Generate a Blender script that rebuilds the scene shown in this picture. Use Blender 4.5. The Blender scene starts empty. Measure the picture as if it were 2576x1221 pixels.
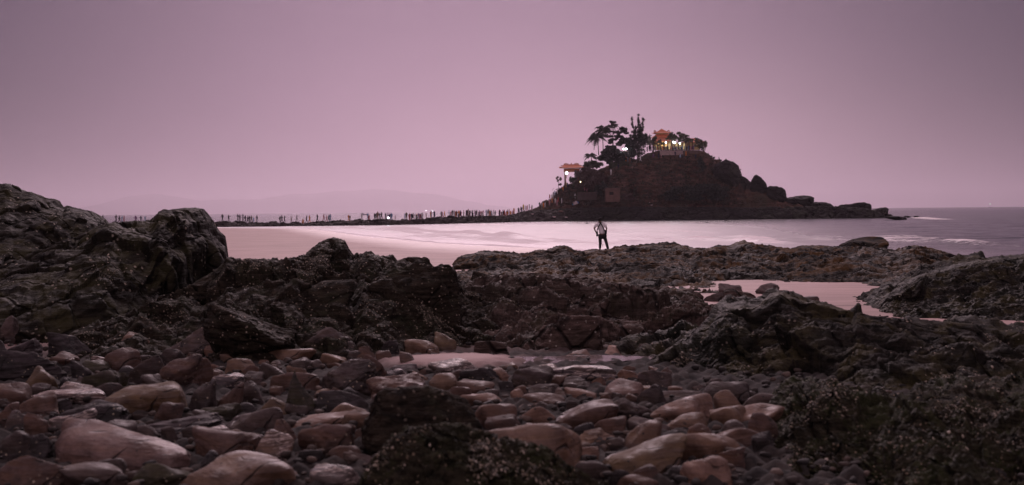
import bpy, bmesh, math, random
import numpy as np
from mathutils import Vector, Matrix
from mathutils.bvhtree import BVHTree

# ------------------------------------------------------------------ camera
SC = bpy.context.scene
COL = SC.collection
R = math.radians
H = 3.0                                  # eye height above the sea
F = 3220.0                               # focal length in pixels of a 2576 px wide print
PITCH, ROLL = R(1.40), R(0.52)
fw = Vector((0, math.cos(PITCH), -math.sin(PITCH)))
r0 = Vector((1, 0, 0)); u0 = Vector((0, math.sin(PITCH), math.cos(PITCH)))
RT = math.cos(ROLL) * r0 - math.sin(ROLL) * u0
UP = math.sin(ROLL) * r0 + math.cos(ROLL) * u0
EYE = Vector((0, 0, H))
cam = bpy.data.cameras.new("camera"); cam.lens = 45.0; cam.sensor_width = 36.0
cam.clip_start = 0.2; cam.clip_end = 150000
cam.dof.use_dof = True; cam.dof.focus_distance = 75.0; cam.dof.aperture_fstop = 2.8
CAM = bpy.data.objects.new("camera", cam); COL.objects.link(CAM); SC.camera = CAM
m = Matrix((RT, UP, -fw)).transposed().to_4x4(); m.translation = EYE
CAM.matrix_world = m

def ray(X, Y):
    return RT * ((X - 1288) / F) + UP * ((610.5 - Y) / F) + fw
def at(X, Y, D):
    d = ray(X, Y); return EYE + d * (D / d.y)
def gnd(X, Y, z):
    d = ray(X, Y); return EYE + d * ((z - H) / d.z)
def hor(X):
    return 610.5 - F * math.tan(PITCH) - (X - 1288) * math.tan(ROLL)

# ------------------------------------------------------------------ sky, sun, exposure
SUN_EL, SUN_AZ = 30.0, -1.0
W = bpy.data.worlds.new("World"); SC.world = W; W.use_nodes = True
nt = W.node_tree; nt.nodes.clear()
def N(t, tree=None, **kw):
    n = (tree or nt).nodes.new(t)
    for k, v in kw.items(): setattr(n, k, v)
    return n
def Mth(tree, op, a, b=None, c=None, clamp=False):
    n = tree.nodes.new('ShaderNodeMath'); n.operation = op; n.use_clamp = clamp
    for i, v in enumerate((a, b, c)):
        if v is None: continue
        if isinstance(v, (int, float)): n.inputs[i].default_value = v
        else: tree.links.new(v, n.inputs[i])
    return n.outputs[0]
def mixc(tree, f, a, b, mode='MIX'):
    n = tree.nodes.new('ShaderNodeMix'); n.data_type = 'RGBA'; n.blend_type = mode
    for i, v in ((0, f), (6, a), (7, b)):
        if isinstance(v, (int, float)): n.inputs[i].default_value = v
        elif isinstance(v, (tuple, list)): n.inputs[i].default_value = (*v[:3], 1)
        else: tree.links.new(v, n.inputs[i])
    return n.outputs[2]
tc = N('ShaderNodeTexCoord'); sx = N('ShaderNodeSeparateXYZ'); nt.links.new(tc.outputs['Generated'], sx.inputs[0])
az = Mth(nt, 'MULTIPLY', Mth(nt, 'ARCTAN2', sx.outputs[0], sx.outputs[1]), 57.2958)
el = Mth(nt, 'MULTIPLY', Mth(nt, 'ARCSINE', sx.outputs[2]), 57.2958)
def gauss(az0, wa, el0, we, pw=1.0):
    a = Mth(nt, 'POWER', Mth(nt, 'ABSOLUTE', Mth(nt, 'DIVIDE', Mth(nt, 'SUBTRACT', az, az0), wa)), 2.2)
    b = Mth(nt, 'POWER', Mth(nt, 'ABSOLUTE', Mth(nt, 'DIVIDE', Mth(nt, 'SUBTRACT', el, el0), we)), 2.0)
    return Mth(nt, 'EXPONENT', Mth(nt, 'MULTIPLY', Mth(nt, 'ADD', a, b), -1.0))
g1 = gauss(-2.5, 15.5, 1.0, 14.0)
g2 = gauss(5.0, 11.0, 1.0, 4.6)
zen = Mth(nt, 'MULTIPLY', Mth(nt, 'SUBTRACT', el, 16.0), 1 / 40.0, clamp=True)
nz = N('ShaderNodeTexNoise'); nz.inputs['Scale'].default_value = 5.0; nz.inputs['Detail'].default_value = 3.0
mp = N('ShaderNodeMapping'); mp.inputs['Scale'].default_value = (1, 1, 3.5)
nt.links.new(tc.outputs['Generated'], mp.inputs[0]); nt.links.new(mp.outputs[0], nz.inputs[0])
col = mixc(nt, g1, (0.0, 0.0, 0.022), (0.265, 0.145, 0.240))
col = mixc(nt, Mth(nt, 'MULTIPLY', g2, 0.40), col, (0.85, 0.51, 0.62))
bk_ = Mth(nt, 'MULTIPLY_ADD', sx.outputs[1], -2.2, -.2, clamp=True)
col = mixc(nt, bk_, col, (0.68, 0.49, 0.56))
col = mixc(nt, zen, col, (0.50, 0.37, 0.42))
cl = N('ShaderNodeMapRange'); cl.inputs['From Min'].default_value = 0.3; cl.inputs['From Max'].default_value = 0.7
cl.inputs['To Min'].default_value = 0.955; cl.inputs['To Max'].default_value = 1.045
nt.links.new(nz.outputs[0], cl.inputs[0])
col = mixc(nt, 1.0, col, cl.outputs[0], 'MULTIPLY')
bg = N('ShaderNodeBackground'); nt.links.new(col, bg.inputs[0]); bg.inputs[1].default_value = 1.0
sky = N('ShaderNodeTexSky', sky_type='NISHITA'); sky.sun_disc = False
sky.sun_elevation = R(SUN_EL); sky.sun_rotation = R(SUN_AZ)
bg2 = N('ShaderNodeBackground'); nt.links.new(sky.outputs[0], bg2.inputs[0]); bg2.inputs[1].default_value = 0.002
ad = N('ShaderNodeAddShader'); nt.links.new(bg.outputs[0], ad.inputs[0]); nt.links.new(bg2.outputs[0], ad.inputs[1])
out = N('ShaderNodeOutputWorld'); nt.links.new(ad.outputs[0], out.inputs[0])
sun = bpy.data.lights.new("sun", 'SUN'); sun.energy = 1.5; sun.angle = R(28); sun.color = (1.0, 0.74, 0.80)
SUN = bpy.data.objects.new("sun", sun); COL.objects.link(SUN)
sd = Vector((math.sin(R(SUN_AZ)) * math.cos(R(SUN_EL)), math.cos(R(SUN_AZ)) * math.cos(R(SUN_EL)), math.sin(R(SUN_EL))))
SUN.rotation_euler = sd.to_track_quat('Z', 'Y').to_euler()
SC.view_settings.view_transform = 'Standard'; SC.view_settings.look = 'None'
SC.view_settings.exposure = -0.1; SC.view_settings.gamma = 1.0; SC.view_settings.use_curve_mapping = False
SC.cycles.max_bounces = 8; SC.cycles.volume_bounces = 4

# ------------------------------------------------------------------ numpy noise
def _h(ix, iy, iz, seed):
    with np.errstate(over='ignore'):
        n = (ix.astype(np.uint32) * np.uint32(73856093)) ^ (iy.astype(np.uint32) * np.uint32(19349663)) ^ (iz.astype(np.uint32) * np.uint32(83492791)) ^ np.uint32((seed * 2654435761) & 0xffffffff)
        n = (n ^ (n >> np.uint32(13))) * np.uint32(1274126177); n = n ^ (n >> np.uint32(16))
        n = n * np.uint32(2246822519); n = n ^ (n >> np.uint32(15))
    return n
def h01(ix, iy, iz, seed):
    return (_h(ix, iy, iz, seed) & np.uint32(0xffffff)).astype(np.float32) / 16777215.0
def vnoise(P, seed=0):
    f = np.floor(P); t = (P - f).astype(np.float32); t = t * t * t * (t * (t * 6 - 15) + 10)
    i = f.astype(np.int64).astype(np.int32); r = 0
    for dx in (0, 1):
        wx = t[:, 0] if dx else 1 - t[:, 0]
        for dy in (0, 1):
            wy = t[:, 1] if dy else 1 - t[:, 1]
            for dz in (0, 1):
                wz = t[:, 2] if dz else 1 - t[:, 2]
                r = r + wx * wy * wz * h01(i[:, 0] + dx, i[:, 1] + dy, i[:, 2] + dz, seed)
    return r * 2 - 1
def fbm(P, octs=4, seed=0, gain=0.5, ridged=False):
    a = 1.0; s = 0; tot = 0
    for k in range(octs):
        n = vnoise(P * (2.03 ** k) + 17.3 * k, seed + k)
        if ridged: n = 1 - 2 * np.abs(n)
        s = s + a * n; tot += a; a *= gain
    return s / tot
def facet(P, seed=0, tilt=1.0, w=0.0):
    """blocky, tilted facets of broken rock; returns height, edge closeness"""
    f = np.floor(P).astype(np.int32); n = len(P)
    b1 = np.full(n, 9.0, np.float32); b2 = np.full(n, 9.0, np.float32); hgt = np.zeros(n, np.float32)
    for dx in (-1, 0, 1):
        for dy in (-1, 0, 1):
            for dz in (-1, 0, 1):
                cx, cy, cz = f[:, 0] + dx, f[:, 1] + dy, f[:, 2] + dz
                jx = cx + h01(cx, cy, cz, seed); jy = cy + h01(cx, cy, cz, seed + 1); jz = cz + h01(cx, cy, cz, seed + 2)
                ex, ey, ez = P[:, 0] - jx, P[:, 1] - jy, P[:, 2] - jz
                d = ex * ex + ey * ey + ez * ez
                nh = (h01(cx, cy, cz, seed + 3) - .5) + tilt * (ex * (h01(cx, cy, cz, seed + 4) - .5) + ey * (h01(cx, cy, cz, seed + 5) - .5) + ez * (h01(cx, cy, cz, seed + 6) - .5))
                c = d < b1
                b2 = np.where(c, b1, np.minimum(b2, d)); hgt = np.where(c, nh, hgt); b1 = np.where(c, d, b1)
    return hgt, np.sqrt(b2) - np.sqrt(b1), np.sqrt(b1)

# ------------------------------------------------------------------ mesh helpers
def tag(o, label=None, cat=None, group=None, kind=None):
    for k, v in (('label', label), ('category', cat), ('group', group), ('kind', kind)):
        if v: o[k] = v
    return o
def link(name, me, mats=(), parent=None):
    o = bpy.data.objects.new(name, me); COL.objects.link(o)
    for mm in (mats if isinstance(mats, (list, tuple)) else [mats]): me.materials.append(mm)
    if parent: o.parent = parent
    return o
def empty(name, loc=(0, 0, 0), rz=0):
    o = bpy.data.objects.new(name, None); COL.objects.link(o); o.location = loc; o.rotation_euler = (0, 0, rz); o.empty_display_size = .2
    return o
def raw_mesh(name, V, Fc, smooth=True):
    me = bpy.data.meshes.new(name); k = Fc.shape[1]
    me.vertices.add(len(V)); me.vertices.foreach_set('co', np.ascontiguousarray(V, np.float32).ravel())
    me.loops.add(Fc.size); me.loops.foreach_set('vertex_index', np.ascontiguousarray(Fc, np.int32).ravel())
    me.polygons.add(len(Fc)); me.polygons.foreach_set('loop_start', np.arange(0, Fc.size, k, dtype=np.int32))
    me.polygons.foreach_set('loop_total', np.full(len(Fc), k, np.int32))
    me.polygons.foreach_set('use_smooth', np.full(len(Fc), smooth, bool)); me.update(calc_edges=True)
    return me
def gfaces(ny, nx):
    a = np.arange(ny * nx).reshape(ny, nx)
    return np.stack([a[:-1, :-1].ravel(), a[:-1, 1:].ravel(), a[1:, 1:].ravel(), a[1:, :-1].ravel()], 1)
def gnormals(P):
    du = np.gradient(P, axis=1); dv = np.gradient(P, axis=0)
    n = np.cross(du, dv); n /= np.linalg.norm(n, axis=2, keepdims=True) + 1e-9
    return n
def attr(me, name, vals):
    a = me.attributes.new(name, 'FLOAT', 'POINT'); a.data.foreach_set('value', np.ascontiguousarray(vals, np.float32).ravel())
def bvh(V, Fc):
    return BVHTree.FromPolygons([tuple(v) for v in V.tolist()], Fc.tolist())

class MB:
    """collects boxes, tubes and lathes into one mesh"""
    def __init__(s): s.v = []; s.f = []; s.m = []
    def add(s, vs, fs, mi=0):
        o = len(s.v); s.v += [tuple(v) for v in vs]; s.f += [tuple(i + o for i in f) for f in fs]; s.m += [mi] * len(fs)
    def box(s, c, d, rz=0, mi=0, top=1.0):
        x, y, z = (k / 2 for k in d); cs, sn = math.cos(rz), math.sin(rz); vs = []
        for zz, k in ((-z, 1), (z, top)):
            for a, b in ((-x, -y), (x, -y), (x, y), (-x, y)):
                a *= k; b *= k; vs.append((c[0] + a * cs - b * sn, c[1] + a * sn + b * cs, c[2] + zz))
        s.add(vs, [(3, 2, 1, 0), (4, 5, 6, 7), (0, 1, 5, 4), (1, 2, 6, 5), (2, 3, 7, 6), (3, 0, 4, 7)], mi)
    def tube(s, pts, rad, n=6, mi=0):
        pts = [Vector(p) for p in pts]; rad = rad if isinstance(rad, (list, tuple)) else [rad] * len(pts)
        o = len(s.v); u = None
        for i, p in enumerate(pts):
            d = (pts[min(i + 1, len(pts) - 1)] - pts[max(i - 1, 0)]).normalized()
            if u is None: u = d.orthogonal().normalized()
            u = (u - d * u.dot(d)).normalized(); w = d.cross(u)
            for k in range(n):
                a = 2 * math.pi * k / n; s.v.append(tuple(p + (u * math.cos(a) + w * math.sin(a)) * rad[i]))
        for i in range(len(pts) - 1):
            for k in range(n):
                s.f.append((o + i * n + k, o + i * n + (k + 1) % n, o + (i + 1) * n + (k + 1) % n, o + (i + 1) * n + k)); s.m.append(mi)
        s.f.append(tuple(o + k for k in range(n))[::-1]); s.m.append(mi)
        e = o + (len(pts) - 1) * n; s.f.append(tuple(e + k for k in range(n))); s.m.append(mi)
    def build(s, name, mats, parent=None, smooth=False):
        me = bpy.data.meshes.new(name); me.from_pydata(s.v, [], s.f); me.update()
        for p, k in zip(me.polygons, s.m): p.material_index = k; p.use_smooth = smooth
        return link(name, me, mats, parent)

# ------------------------------------------------------------------ materials
def mat(name, base=(.5, .5, .5), rough=.8, spec=.3):
    mm = bpy.data.materials.new(name); mm.use_nodes = True; t = mm.node_tree; b = t.nodes['Principled BSDF']
    b.inputs['Base Color'].default_value = (*base, 1); b.inputs['Roughness'].default_value = rough
    b.inputs['Specular IOR Level'].default_value = spec
    return mm, t, b
def noise(t, scale, det=4, rough=.55, vec=None, dist=0.0):
    n = t.nodes.new('ShaderNodeTexNoise'); n.inputs['Scale'].default_value = scale; n.inputs['Detail'].default_value = det
    n.inputs['Roughness'].default_value = rough; n.inputs['Distortion'].default_value = dist
    if vec is not None: t.links.new(vec, n.inputs['Vector'])
    return n.outputs[0]
def ramp(t, v, a, b, lo=0.0, hi=1.0):
    n = t.nodes.new('ShaderNodeMapRange'); n.inputs['From Min'].default_value = a; n.inputs['From Max'].default_value = b
    n.inputs['To Min'].default_value = lo; n.inputs['To Max'].default_value = hi; n.interpolation_type = 'SMOOTHSTEP'
    t.links.new(v, n.inputs['Value']); return n.outputs['Result']
def vmap(t, scale, src='Object', rot=(0, 0, 0)):
    c = t.nodes.new('ShaderNodeTexCoord'); p = t.nodes.new('ShaderNodeMapping'); p.inputs['Scale'].default_value = scale
    p.inputs['Rotation'].default_value = rot; t.links.new(c.outputs[src], p.inputs[0]); return p.outputs[0]
def vor(t, scale, vec, feat='F1', out='Distance', rnd=1.0):
    n = t.nodes.new('ShaderNodeTexVoronoi'); n.feature = feat; n.inputs['Scale'].default_value = scale
    n.inputs['Randomness'].default_value = rnd; t.links.new(vec, n.inputs['Vector']); return n.outputs[out]
def bump(t, b, hgt, strength, dist, prev=None):
    n = t.nodes.new('ShaderNodeBump'); n.inputs['Strength'].default_value = strength; n.inputs['Distance'].default_value = dist
    t.links.new(hgt, n.inputs['Height'])
    if prev is not None: t.links.new(prev, n.inputs['Normal'])
    t.links.new(n.outputs[0], b.inputs['Normal']); return n.outputs[0]
def upness(t):
    g = t.nodes.new('ShaderNodeNewGeometry'); s = t.nodes.new('ShaderNodeSeparateXYZ'); t.links.new(g.outputs['Normal'], s.inputs[0]); return s.outputs[2]

def rock_mat(name, c1, c2, c3, barn=0.0, bscale=16.0, moss=None, mossamt=.5, grain=9.0, bstr=.8, bdist=.05, rough=.85, barncol=(.34, .29, .25), bmask=(.42, .6), crack=.75):
    """dark shore rock: two-tone stone, algae, and shells / barnacles as real pale patches"""
    mm, t, b = mat(name, rough=rough, spec=.09)
    v = vmap(t, (1, 1, 1)); vs = vmap(t, (1, 1, 2.6), rot=(.35, .2, 0))
    n1 = noise(t, grain * .12, 5, .6, v); n2 = noise(t, grain, 6, .65, vs); n3 = noise(t, grain * .35, 4, .6, v, .6)
    c = mixc(t, ramp(t, n2, .3, .72), c1, c2); c = mixc(t, ramp(t, n1, .45, .68), c, c3)
    bed = noise(t, grain * .5, 4, .6, vmap(t, (.5, .5, 7), rot=(.22, -.16, 0)), .8); c = mixc(t, ramp(t, bed, .42, .56, .0, .6), c, (.42, .40, .38), 'MULTIPLY')
    wv = t.nodes.new('ShaderNodeVectorMath'); wv.operation = 'ADD'; nn_ = t.nodes.new('ShaderNodeTexNoise'); nn_.inputs['Scale'].default_value = grain * .3; t.links.new(v, nn_.inputs['Vector'])
    sc_ = t.nodes.new('ShaderNodeVectorMath'); sc_.operation = 'SCALE'; sc_.inputs['Scale'].default_value = 1.6 / grain; t.links.new(nn_.outputs['Color'], sc_.inputs[0]); t.links.new(v, wv.inputs[0]); t.links.new(sc_.outputs[0], wv.inputs[1])
    ck = vor(t, grain * .22, wv.outputs[0], 'DISTANCE_TO_EDGE'); crk = ramp(t, ck, .0, .035, 1, 0); c = mixc(t, Mth(t, 'MULTIPLY', crk, crack), c, (.006, .005, .005))
    if moss:
        k = Mth(t, 'MULTIPLY', ramp(t, n3, .5 - .12 * mossamt, .66), ramp(t, upness(t), .05, .75))
        c = mixc(t, Mth(t, 'MULTIPLY', k, mossamt), c, moss)
    hh = Mth(t, 'ADD', Mth(t, 'ADD', n2, Mth(t, 'MULTIPLY', bed, .8)), Mth(t, 'SUBTRACT', Mth(t, 'MULTIPLY', n3, .6), Mth(t, 'MULTIPLY', crk, crack * 1.2)))
    t.links.new(ramp(t, n1, .35, .6, rough, rough - .25), b.inputs['Roughness'])
    if barn > 0:
        d = vor(t, bscale, v); cc = vor(t, bscale, v, 'F1', 'Color')
        sp = t.nodes.new('ShaderNodeSeparateColor'); t.links.new(cc, sp.inputs[0])
        k = Mth(t, 'MULTIPLY', ramp(t, d, .30, .20), ramp(t, sp.outputs[0], 1 - barn - .02, 1 - barn + .02))
        k = Mth(t, 'MULTIPLY', k, ramp(t, noise(t, grain * .13, 3, .6, v), *bmask))
        vv = mixc(t, sp.outputs[1], barncol, tuple(x * .5 for x in barncol))
        c = mixc(t, k, c, vv); hh = Mth(t, 'ADD', hh, Mth(t, 'MULTIPLY', k, .5))
    t.links.new(c, b.inputs['Base Color']); bump(t, b, hh, bstr, bdist)
    return mm
M = {}
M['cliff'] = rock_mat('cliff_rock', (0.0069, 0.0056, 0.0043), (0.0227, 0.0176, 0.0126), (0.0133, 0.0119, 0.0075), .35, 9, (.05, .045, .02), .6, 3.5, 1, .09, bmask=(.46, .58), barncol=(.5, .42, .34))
M['reef'] = rock_mat('barnacled_reef_rock', (0.0131, 0.0110, 0.0087), (0.0619, 0.0466, 0.0342), (0.0321, 0.0248, 0.0168), .45, 19, (.035, .042, .02), .4, 5.0, 1, .13, barncol=(.55, .44, .35), bmask=(.42, .56), crack=.35)
M['weed'] = rock_mat('seaweed_rock', (0.0072, 0.0063, 0.0058), (0.0313, 0.0254, 0.0194), (0.0144, 0.0134, 0.0094), .12, 10, (.15, .080, .032), .6, 2.6, 1, .14)
M['red'] = rock_mat('reddish_broken_rock', (0.0362, 0.0248, 0.0215), (0.1328, 0.0911, 0.0787), (0.0604, 0.0463, 0.0381), .30, 10, (.045, .040, .02), .4, 3.5, 1, .10, barncol=(.50, .43, .38), bmask=(.5, .6))
M['dark'] = rock_mat('dark_weedy_rock', (0.0074, 0.0075, 0.0063), (0.0359, 0.0296, 0.0255), (0.0147, 0.0160, 0.0116), .3, 15, (.075, .062, .024), .45, 4.5, 1, .06, bmask=(.48, .6), barncol=(.4, .33, .27))
M['clump'] = rock_mat('shell_clump', (0.0165, 0.0149, 0.0115), (0.0710, 0.0575, 0.0391), (0.0331, 0.0345, 0.0196), .35, 27, (.05, .06, .02), .5, 9.0, 1, .07, barncol=(.40, .30, .21), bmask=(.42, .56))
M['cause'] = rock_mat('causeway_rock', (0.0140, 0.0115, 0.0122), (0.0700, 0.0554, 0.0526), (0.0350, 0.0274, 0.0274), .0, 3, (.04, .04, .03), .3, .9, 1, .6)
M['islerock'] = rock_mat('island_rock', (0.0126, 0.0122, 0.0144), (0.0434, 0.0396, 0.0403), (0.0210, 0.0209, 0.0187), .0, 3, (.035, .038, .024), .5, .7, 1, .8)
M['hill'] = rock_mat('hill_scrub', (0.0362, 0.0232, 0.0207), (0.1690, 0.0952, 0.0745), (0.0443, 0.0373, 0.0282), .0, 3, (.025, .028, .014), .6, .4, 1, .6, crack=0)

def stone_mat(name, band=.35, pit=.5, rough=.7, lich=0.0):
    mm, t, b = mat(name, rough=rough, spec=.28)
    oi = t.nodes.new('ShaderNodeObjectInfo'); v = vmap(t, (1, 1, 1)); vb = vmap(t, (1.2, 1.2, 9), rot=(.25, .15, 0))
    n1 = noise(t, 3.5, 4, .55, v, .4); n2 = noise(t, 22, 5, .65, v); nb = noise(t, 2.2, 4, .6, vb, .5)
    base = oi.outputs['Color']
    c = mixc(t, Mth(t, 'MULTIPLY', ramp(t, nb, .38, .62), band), base, (.16, .13, .15), 'MIX')
    c = mixc(t, Mth(t, 'MULTIPLY', ramp(t, n1, .45, .7), .55), c, (.30, .16, .10), 'MULTIPLY') if name.startswith('sand') else mixc(t, ramp(t, n1, .42, .66, 0, .6), c, (.05, .04, .04), 'MULTIPLY')
    c = mixc(t, ramp(t, n2, .3, .7, 0, .35), c, (.35, .32, .3), 'MULTIPLY')
    nl = noise(t, 1.3, 3, .5, v, .8); c = mixc(t, ramp(t, nl, .40, .62, 0, .7), c, (.34, .30, .29), 'MULTIPLY')
    d = vor(t, 26, v); cc = vor(t, 26, v, 'F1', 'Color'); sp = t.nodes.new('ShaderNodeSeparateColor'); t.links.new(cc, sp.inputs[0])
    k = Mth(t, 'MULTIPLY', ramp(t, d, .26, .18), ramp(t, sp.outputs[0], 1 - .10 * pit, 1 - .07 * pit))
    c = mixc(t, k, c, (.02, .018, .018))
    wn = t.nodes.new('ShaderNodeTexNoise'); wn.inputs['Scale'].default_value = 2.2; t.links.new(v, wn.inputs['Vector']); w2 = t.nodes.new('ShaderNodeVectorMath'); w2.operation = 'MULTIPLY_ADD'; w2.inputs[1].default_value = (.55, .55, .55); t.links.new(wn.outputs['Color'], w2.inputs[0]); t.links.new(v, w2.inputs[2])
    ce = vor(t, 1.7, w2.outputs[0], 'DISTANCE_TO_EDGE'); ck = Mth(t, 'MULTIPLY', ramp(t, ce, 0, .022, 1, 0), ramp(t, n1, .46, .58)); c = mixc(t, Mth(t, 'MULTIPLY', ck, .8), c, (.012, .01, .01))
    c = mixc(t, Mth(t, 'MULTIPLY', ramp(t, nb, .50, .53), ramp(t, nb, .56, .53)), c, (.42, .34, .30), 'MIX') if name.startswith('banded') else c
    hh = Mth(t, 'SUBTRACT', Mth(t, 'ADD', Mth(t, 'MULTIPLY', n2, .6), nb), ck)
    t.links.new(ramp(t, n1, .38, .62, rough + .1, rough - .30), b.inputs['Roughness'])
    if lich > 0:
        k2 = Mth(t, 'MULTIPLY', Mth(t, 'MULTIPLY', ramp(t, d, .28, .2), ramp(t, sp.outputs[1], 1 - lich, 1 - lich + .02)), ramp(t, n1, .45, .6))
        c = mixc(t, k2, c, mixc(t, sp.outputs[2], (.42, .34, .26), (.22, .18, .13))); hh = Mth(t, 'ADD', hh, k2)
    t.links.new(c, b.inputs['Base Color']); bump(t, b, hh, .8, .022)
    return mm
HAZE = 6.2e-5
M['redlimpet'] = rock_mat('limpet_rock', (.045, .030, .026), (.165, .110, .095), (.075, .056, .046), .45, 15, (.045, .040, .02), .3, 3.5, 1, .10, barncol=(.60, .52, .46), bmask=(.44, .54))
M['tan'] = stone_mat('sandstone_cobble', .25, .8)
M['purple'] = stone_mat('banded_purple_cobble', .55, .3, .55)
M['block'] = stone_mat('dark_barnacled_block', .3, .2, .85, .45)

def flat(name, c, rough=.8, var=.35, scale=6, spec=.3, emit=None, es=0):
    mm, t, b = mat(name, c, rough, spec); v = vmap(t, (1, 1, 1))
    n = noise(t, scale, 4, .6, v)
    t.links.new(mixc(t, ramp(t, n, .3, .7, 0, var), c, tuple(x * .4 for x in c)), b.inputs['Base Color'])
    if emit: b.inputs['Emission Color'].default_value = (*emit, 1); b.inputs['Emission Strength'].default_value = es
    return mm

# ------------------------------------------------------------------ shore ground, pools, sea
SH = [gnd(X, Y, 0) for X, Y in ((-600, 563), (200, 568), (545, 573), (780, 575.5), (900, 592), (1100, 612), (1370, 626), (1700, 645), (2000, 654), (2576, 668), (3300, 690))]
shx = np.array([p.x for p in SH]); shy = np.array([p.y for p in SH]); o_ = np.argsort(shx); shx, shy = shx[o_], shy[o_]
def yshore(x): return np.interp(x, shx, shy)
def Gz(x, y):
    """height of the bare ground (sand, cobble bed) above the sea"""
    x = np.asarray(x, float); y = np.asarray(y, float)
    near = np.interp(y, [0, 9, 14, 18, 24, 30, 44, 56, 66], [1.22, 1.20, 1.12, .95, .75, .42, .36, .33, .40])
    far = np.clip(.011 * (yshore(x) - y), -1.2, .42)
    t = np.clip((y - 60) / 8, 0, 1)
    z = near * (1 - t) + far * t
    return np.minimum(z, np.where(y > 45, far + .5 * (1 - t) + .05, 9))
ys = np.geomspace(4.0, 400, 900); ux = np.linspace(-.62, .62, 640)
GX = ys[:, None] * ux[None]; GY = np.repeat(ys[:, None], 640, 1)
P = np.stack([GX, GY, Gz(GX, GY)], 2); fl = P.reshape(-1, 3)
wob = fbm(fl * [.12, .12, 0], 3, 5) * .07
gr = np.clip((26 - fl[:, 1]) / 8, 0, 1)
_, _, fd = facet(fl * [4.5, 4.5, 0] + [0, 0, .5], 41, .5)
peb = (.55 - fd) * .16 + fbm(fl * 9, 3, 8) * .03
sandy = np.exp(-(((fl[:, 0] + .80) / .95) ** 2 + ((fl[:, 1] - 16.8) / 1.0) ** 2) ** 2); peb = peb * (1 - sandy) + sandy * .10
zz = fl[:, 2] + wob * np.clip((fl[:, 1] - 22) / 10, .15, 1) * np.where(fl[:, 1] > 70, .35, 1) + gr * peb
fl = np.column_stack([fl[:, :2], zz])
me = raw_mesh('beach', fl, gfaces(900, 640)); sandy = np.exp(-(((fl[:, 0] + .80) / .95) ** 2 + ((fl[:, 1] - 16.8) / 1.0) ** 2) ** 2); gr = gr * (1 - sandy)
attr(me, 'pebbly', gr + (fbm(fl * [.5, .5, 0], 2, 77) > .35) * .4 * (fl[:, 1] < 34))
mm, t, b = mat('sand_and_gravel', rough=.5, spec=.5)
pa = t.nodes.new('ShaderNodeAttribute'); pa.attribute_name = 'pebbly'; v = vmap(t, (1, 1, 1)); vs_ = vmap(t, (.25, 1.0, 1))
n1 = noise(t, 1.2, 5, .6, vs_); n2 = noise(t, 40, 3, .6, v)
sand = mixc(t, ramp(t, n1, .3, .7), (.43, .245, .225), (.30, .170, .158)); sand = mixc(t, ramp(t, n2, .3, .7, 0, .3), sand, (.5, .4, .4), 'MULTIPLY')
cell = vor(t, 9, v, 'F1', 'Color'); sp = t.nodes.new('ShaderNodeSeparateColor'); t.links.new(cell, sp.inputs[0])
grav = mixc(t, sp.outputs[0], (.010, .008, .008), (.040, .028, .024)); grav = mixc(t, ramp(t, n2, .3, .7, 0, .7), grav, (.3, .3, .3), 'MULTIPLY')  # bed colour darkened to stand in for the shade in gaps between stones
t.links.new(mixc(t, Mth(t, 'MULTIPLY', pa.outputs['Fac'], 1.0, clamp=True), sand, grav), b.inputs['Base Color'])
sg = t.nodes.new('ShaderNodeSeparateXYZ'); gg = t.nodes.new('ShaderNodeNewGeometry'); t.links.new(gg.outputs['Position'], sg.inputs[0])
wet = ramp(t, Mth(t, 'ADD', sg.outputs[2], Mth(t, 'MULTIPLY', n1, .12)), .62, .10)
t.links.new(Mth(t, 'ADD', Mth(t, 'SUBTRACT', .72, Mth(t, 'MULTIPLY', wet, .30)), Mth(t, 'MULTIPLY', pa.outputs['Fac'], .25)), b.inputs['Roughness'])
bump(t, b, Mth(t, 'ADD', n2, n1), .25, .03); M['sand'] = mm
tag(link('beach', me, mm), kind='structure')

def water_mat(name, base, rough, bst, bsc, bd, foam=False):
    mm, t, b = mat(name, base, rough, .5); b.inputs['IOR'].default_value = 1.33
    v = vmap(t, (.5, 1.0, 1)); 
    h_ = Mth(t, 'ADD', noise(t, bsc, 4, .6, v), Mth(t, 'MULTIPLY', noise(t, bsc * .17, 3, .55, v), 2.5))
    if foam:
        ba = t.nodes.new('ShaderNodeAttribute'); ba.attribute_name = 'calm'; h_ = Mth(t, 'MULTIPLY', h_, Mth(t, 'SUBTRACT', 1.0, Mth(t, 'MULTIPLY', ba.outputs['Fac'], .55)))
    bump(t, b, h_, bst, bd)
    if foam:
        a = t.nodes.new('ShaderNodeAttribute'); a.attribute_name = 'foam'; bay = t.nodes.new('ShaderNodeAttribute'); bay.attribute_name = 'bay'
        fn = noise(t, 1.6, 6, .7, vmap(t, (.35, 1, 1)))
        k = Mth(t, 'MULTIPLY', ramp(t, Mth(t, 'ADD', a.outputs['Fac'], Mth(t, 'MULTIPLY', Mth(t, 'SUBTRACT', fn, .5), 1.4)), .30, .60), ramp(t, a.outputs['Fac'], .03, .2))
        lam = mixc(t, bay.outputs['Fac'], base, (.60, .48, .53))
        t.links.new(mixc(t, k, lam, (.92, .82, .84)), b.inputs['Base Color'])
        t.links.new(Mth(t, 'ADD', Mth(t, 'MULTIPLY', k, .5), Mth(t, 'MULTIPLY_ADD', ba.outputs['Fac'], .20, rough)), b.inputs['Roughness'])
    return mm
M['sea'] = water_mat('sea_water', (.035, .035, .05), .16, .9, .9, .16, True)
M['pool'] = water_mat('pool_water', (.16, .10, .09), .06, .25, 5, .012)
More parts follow.
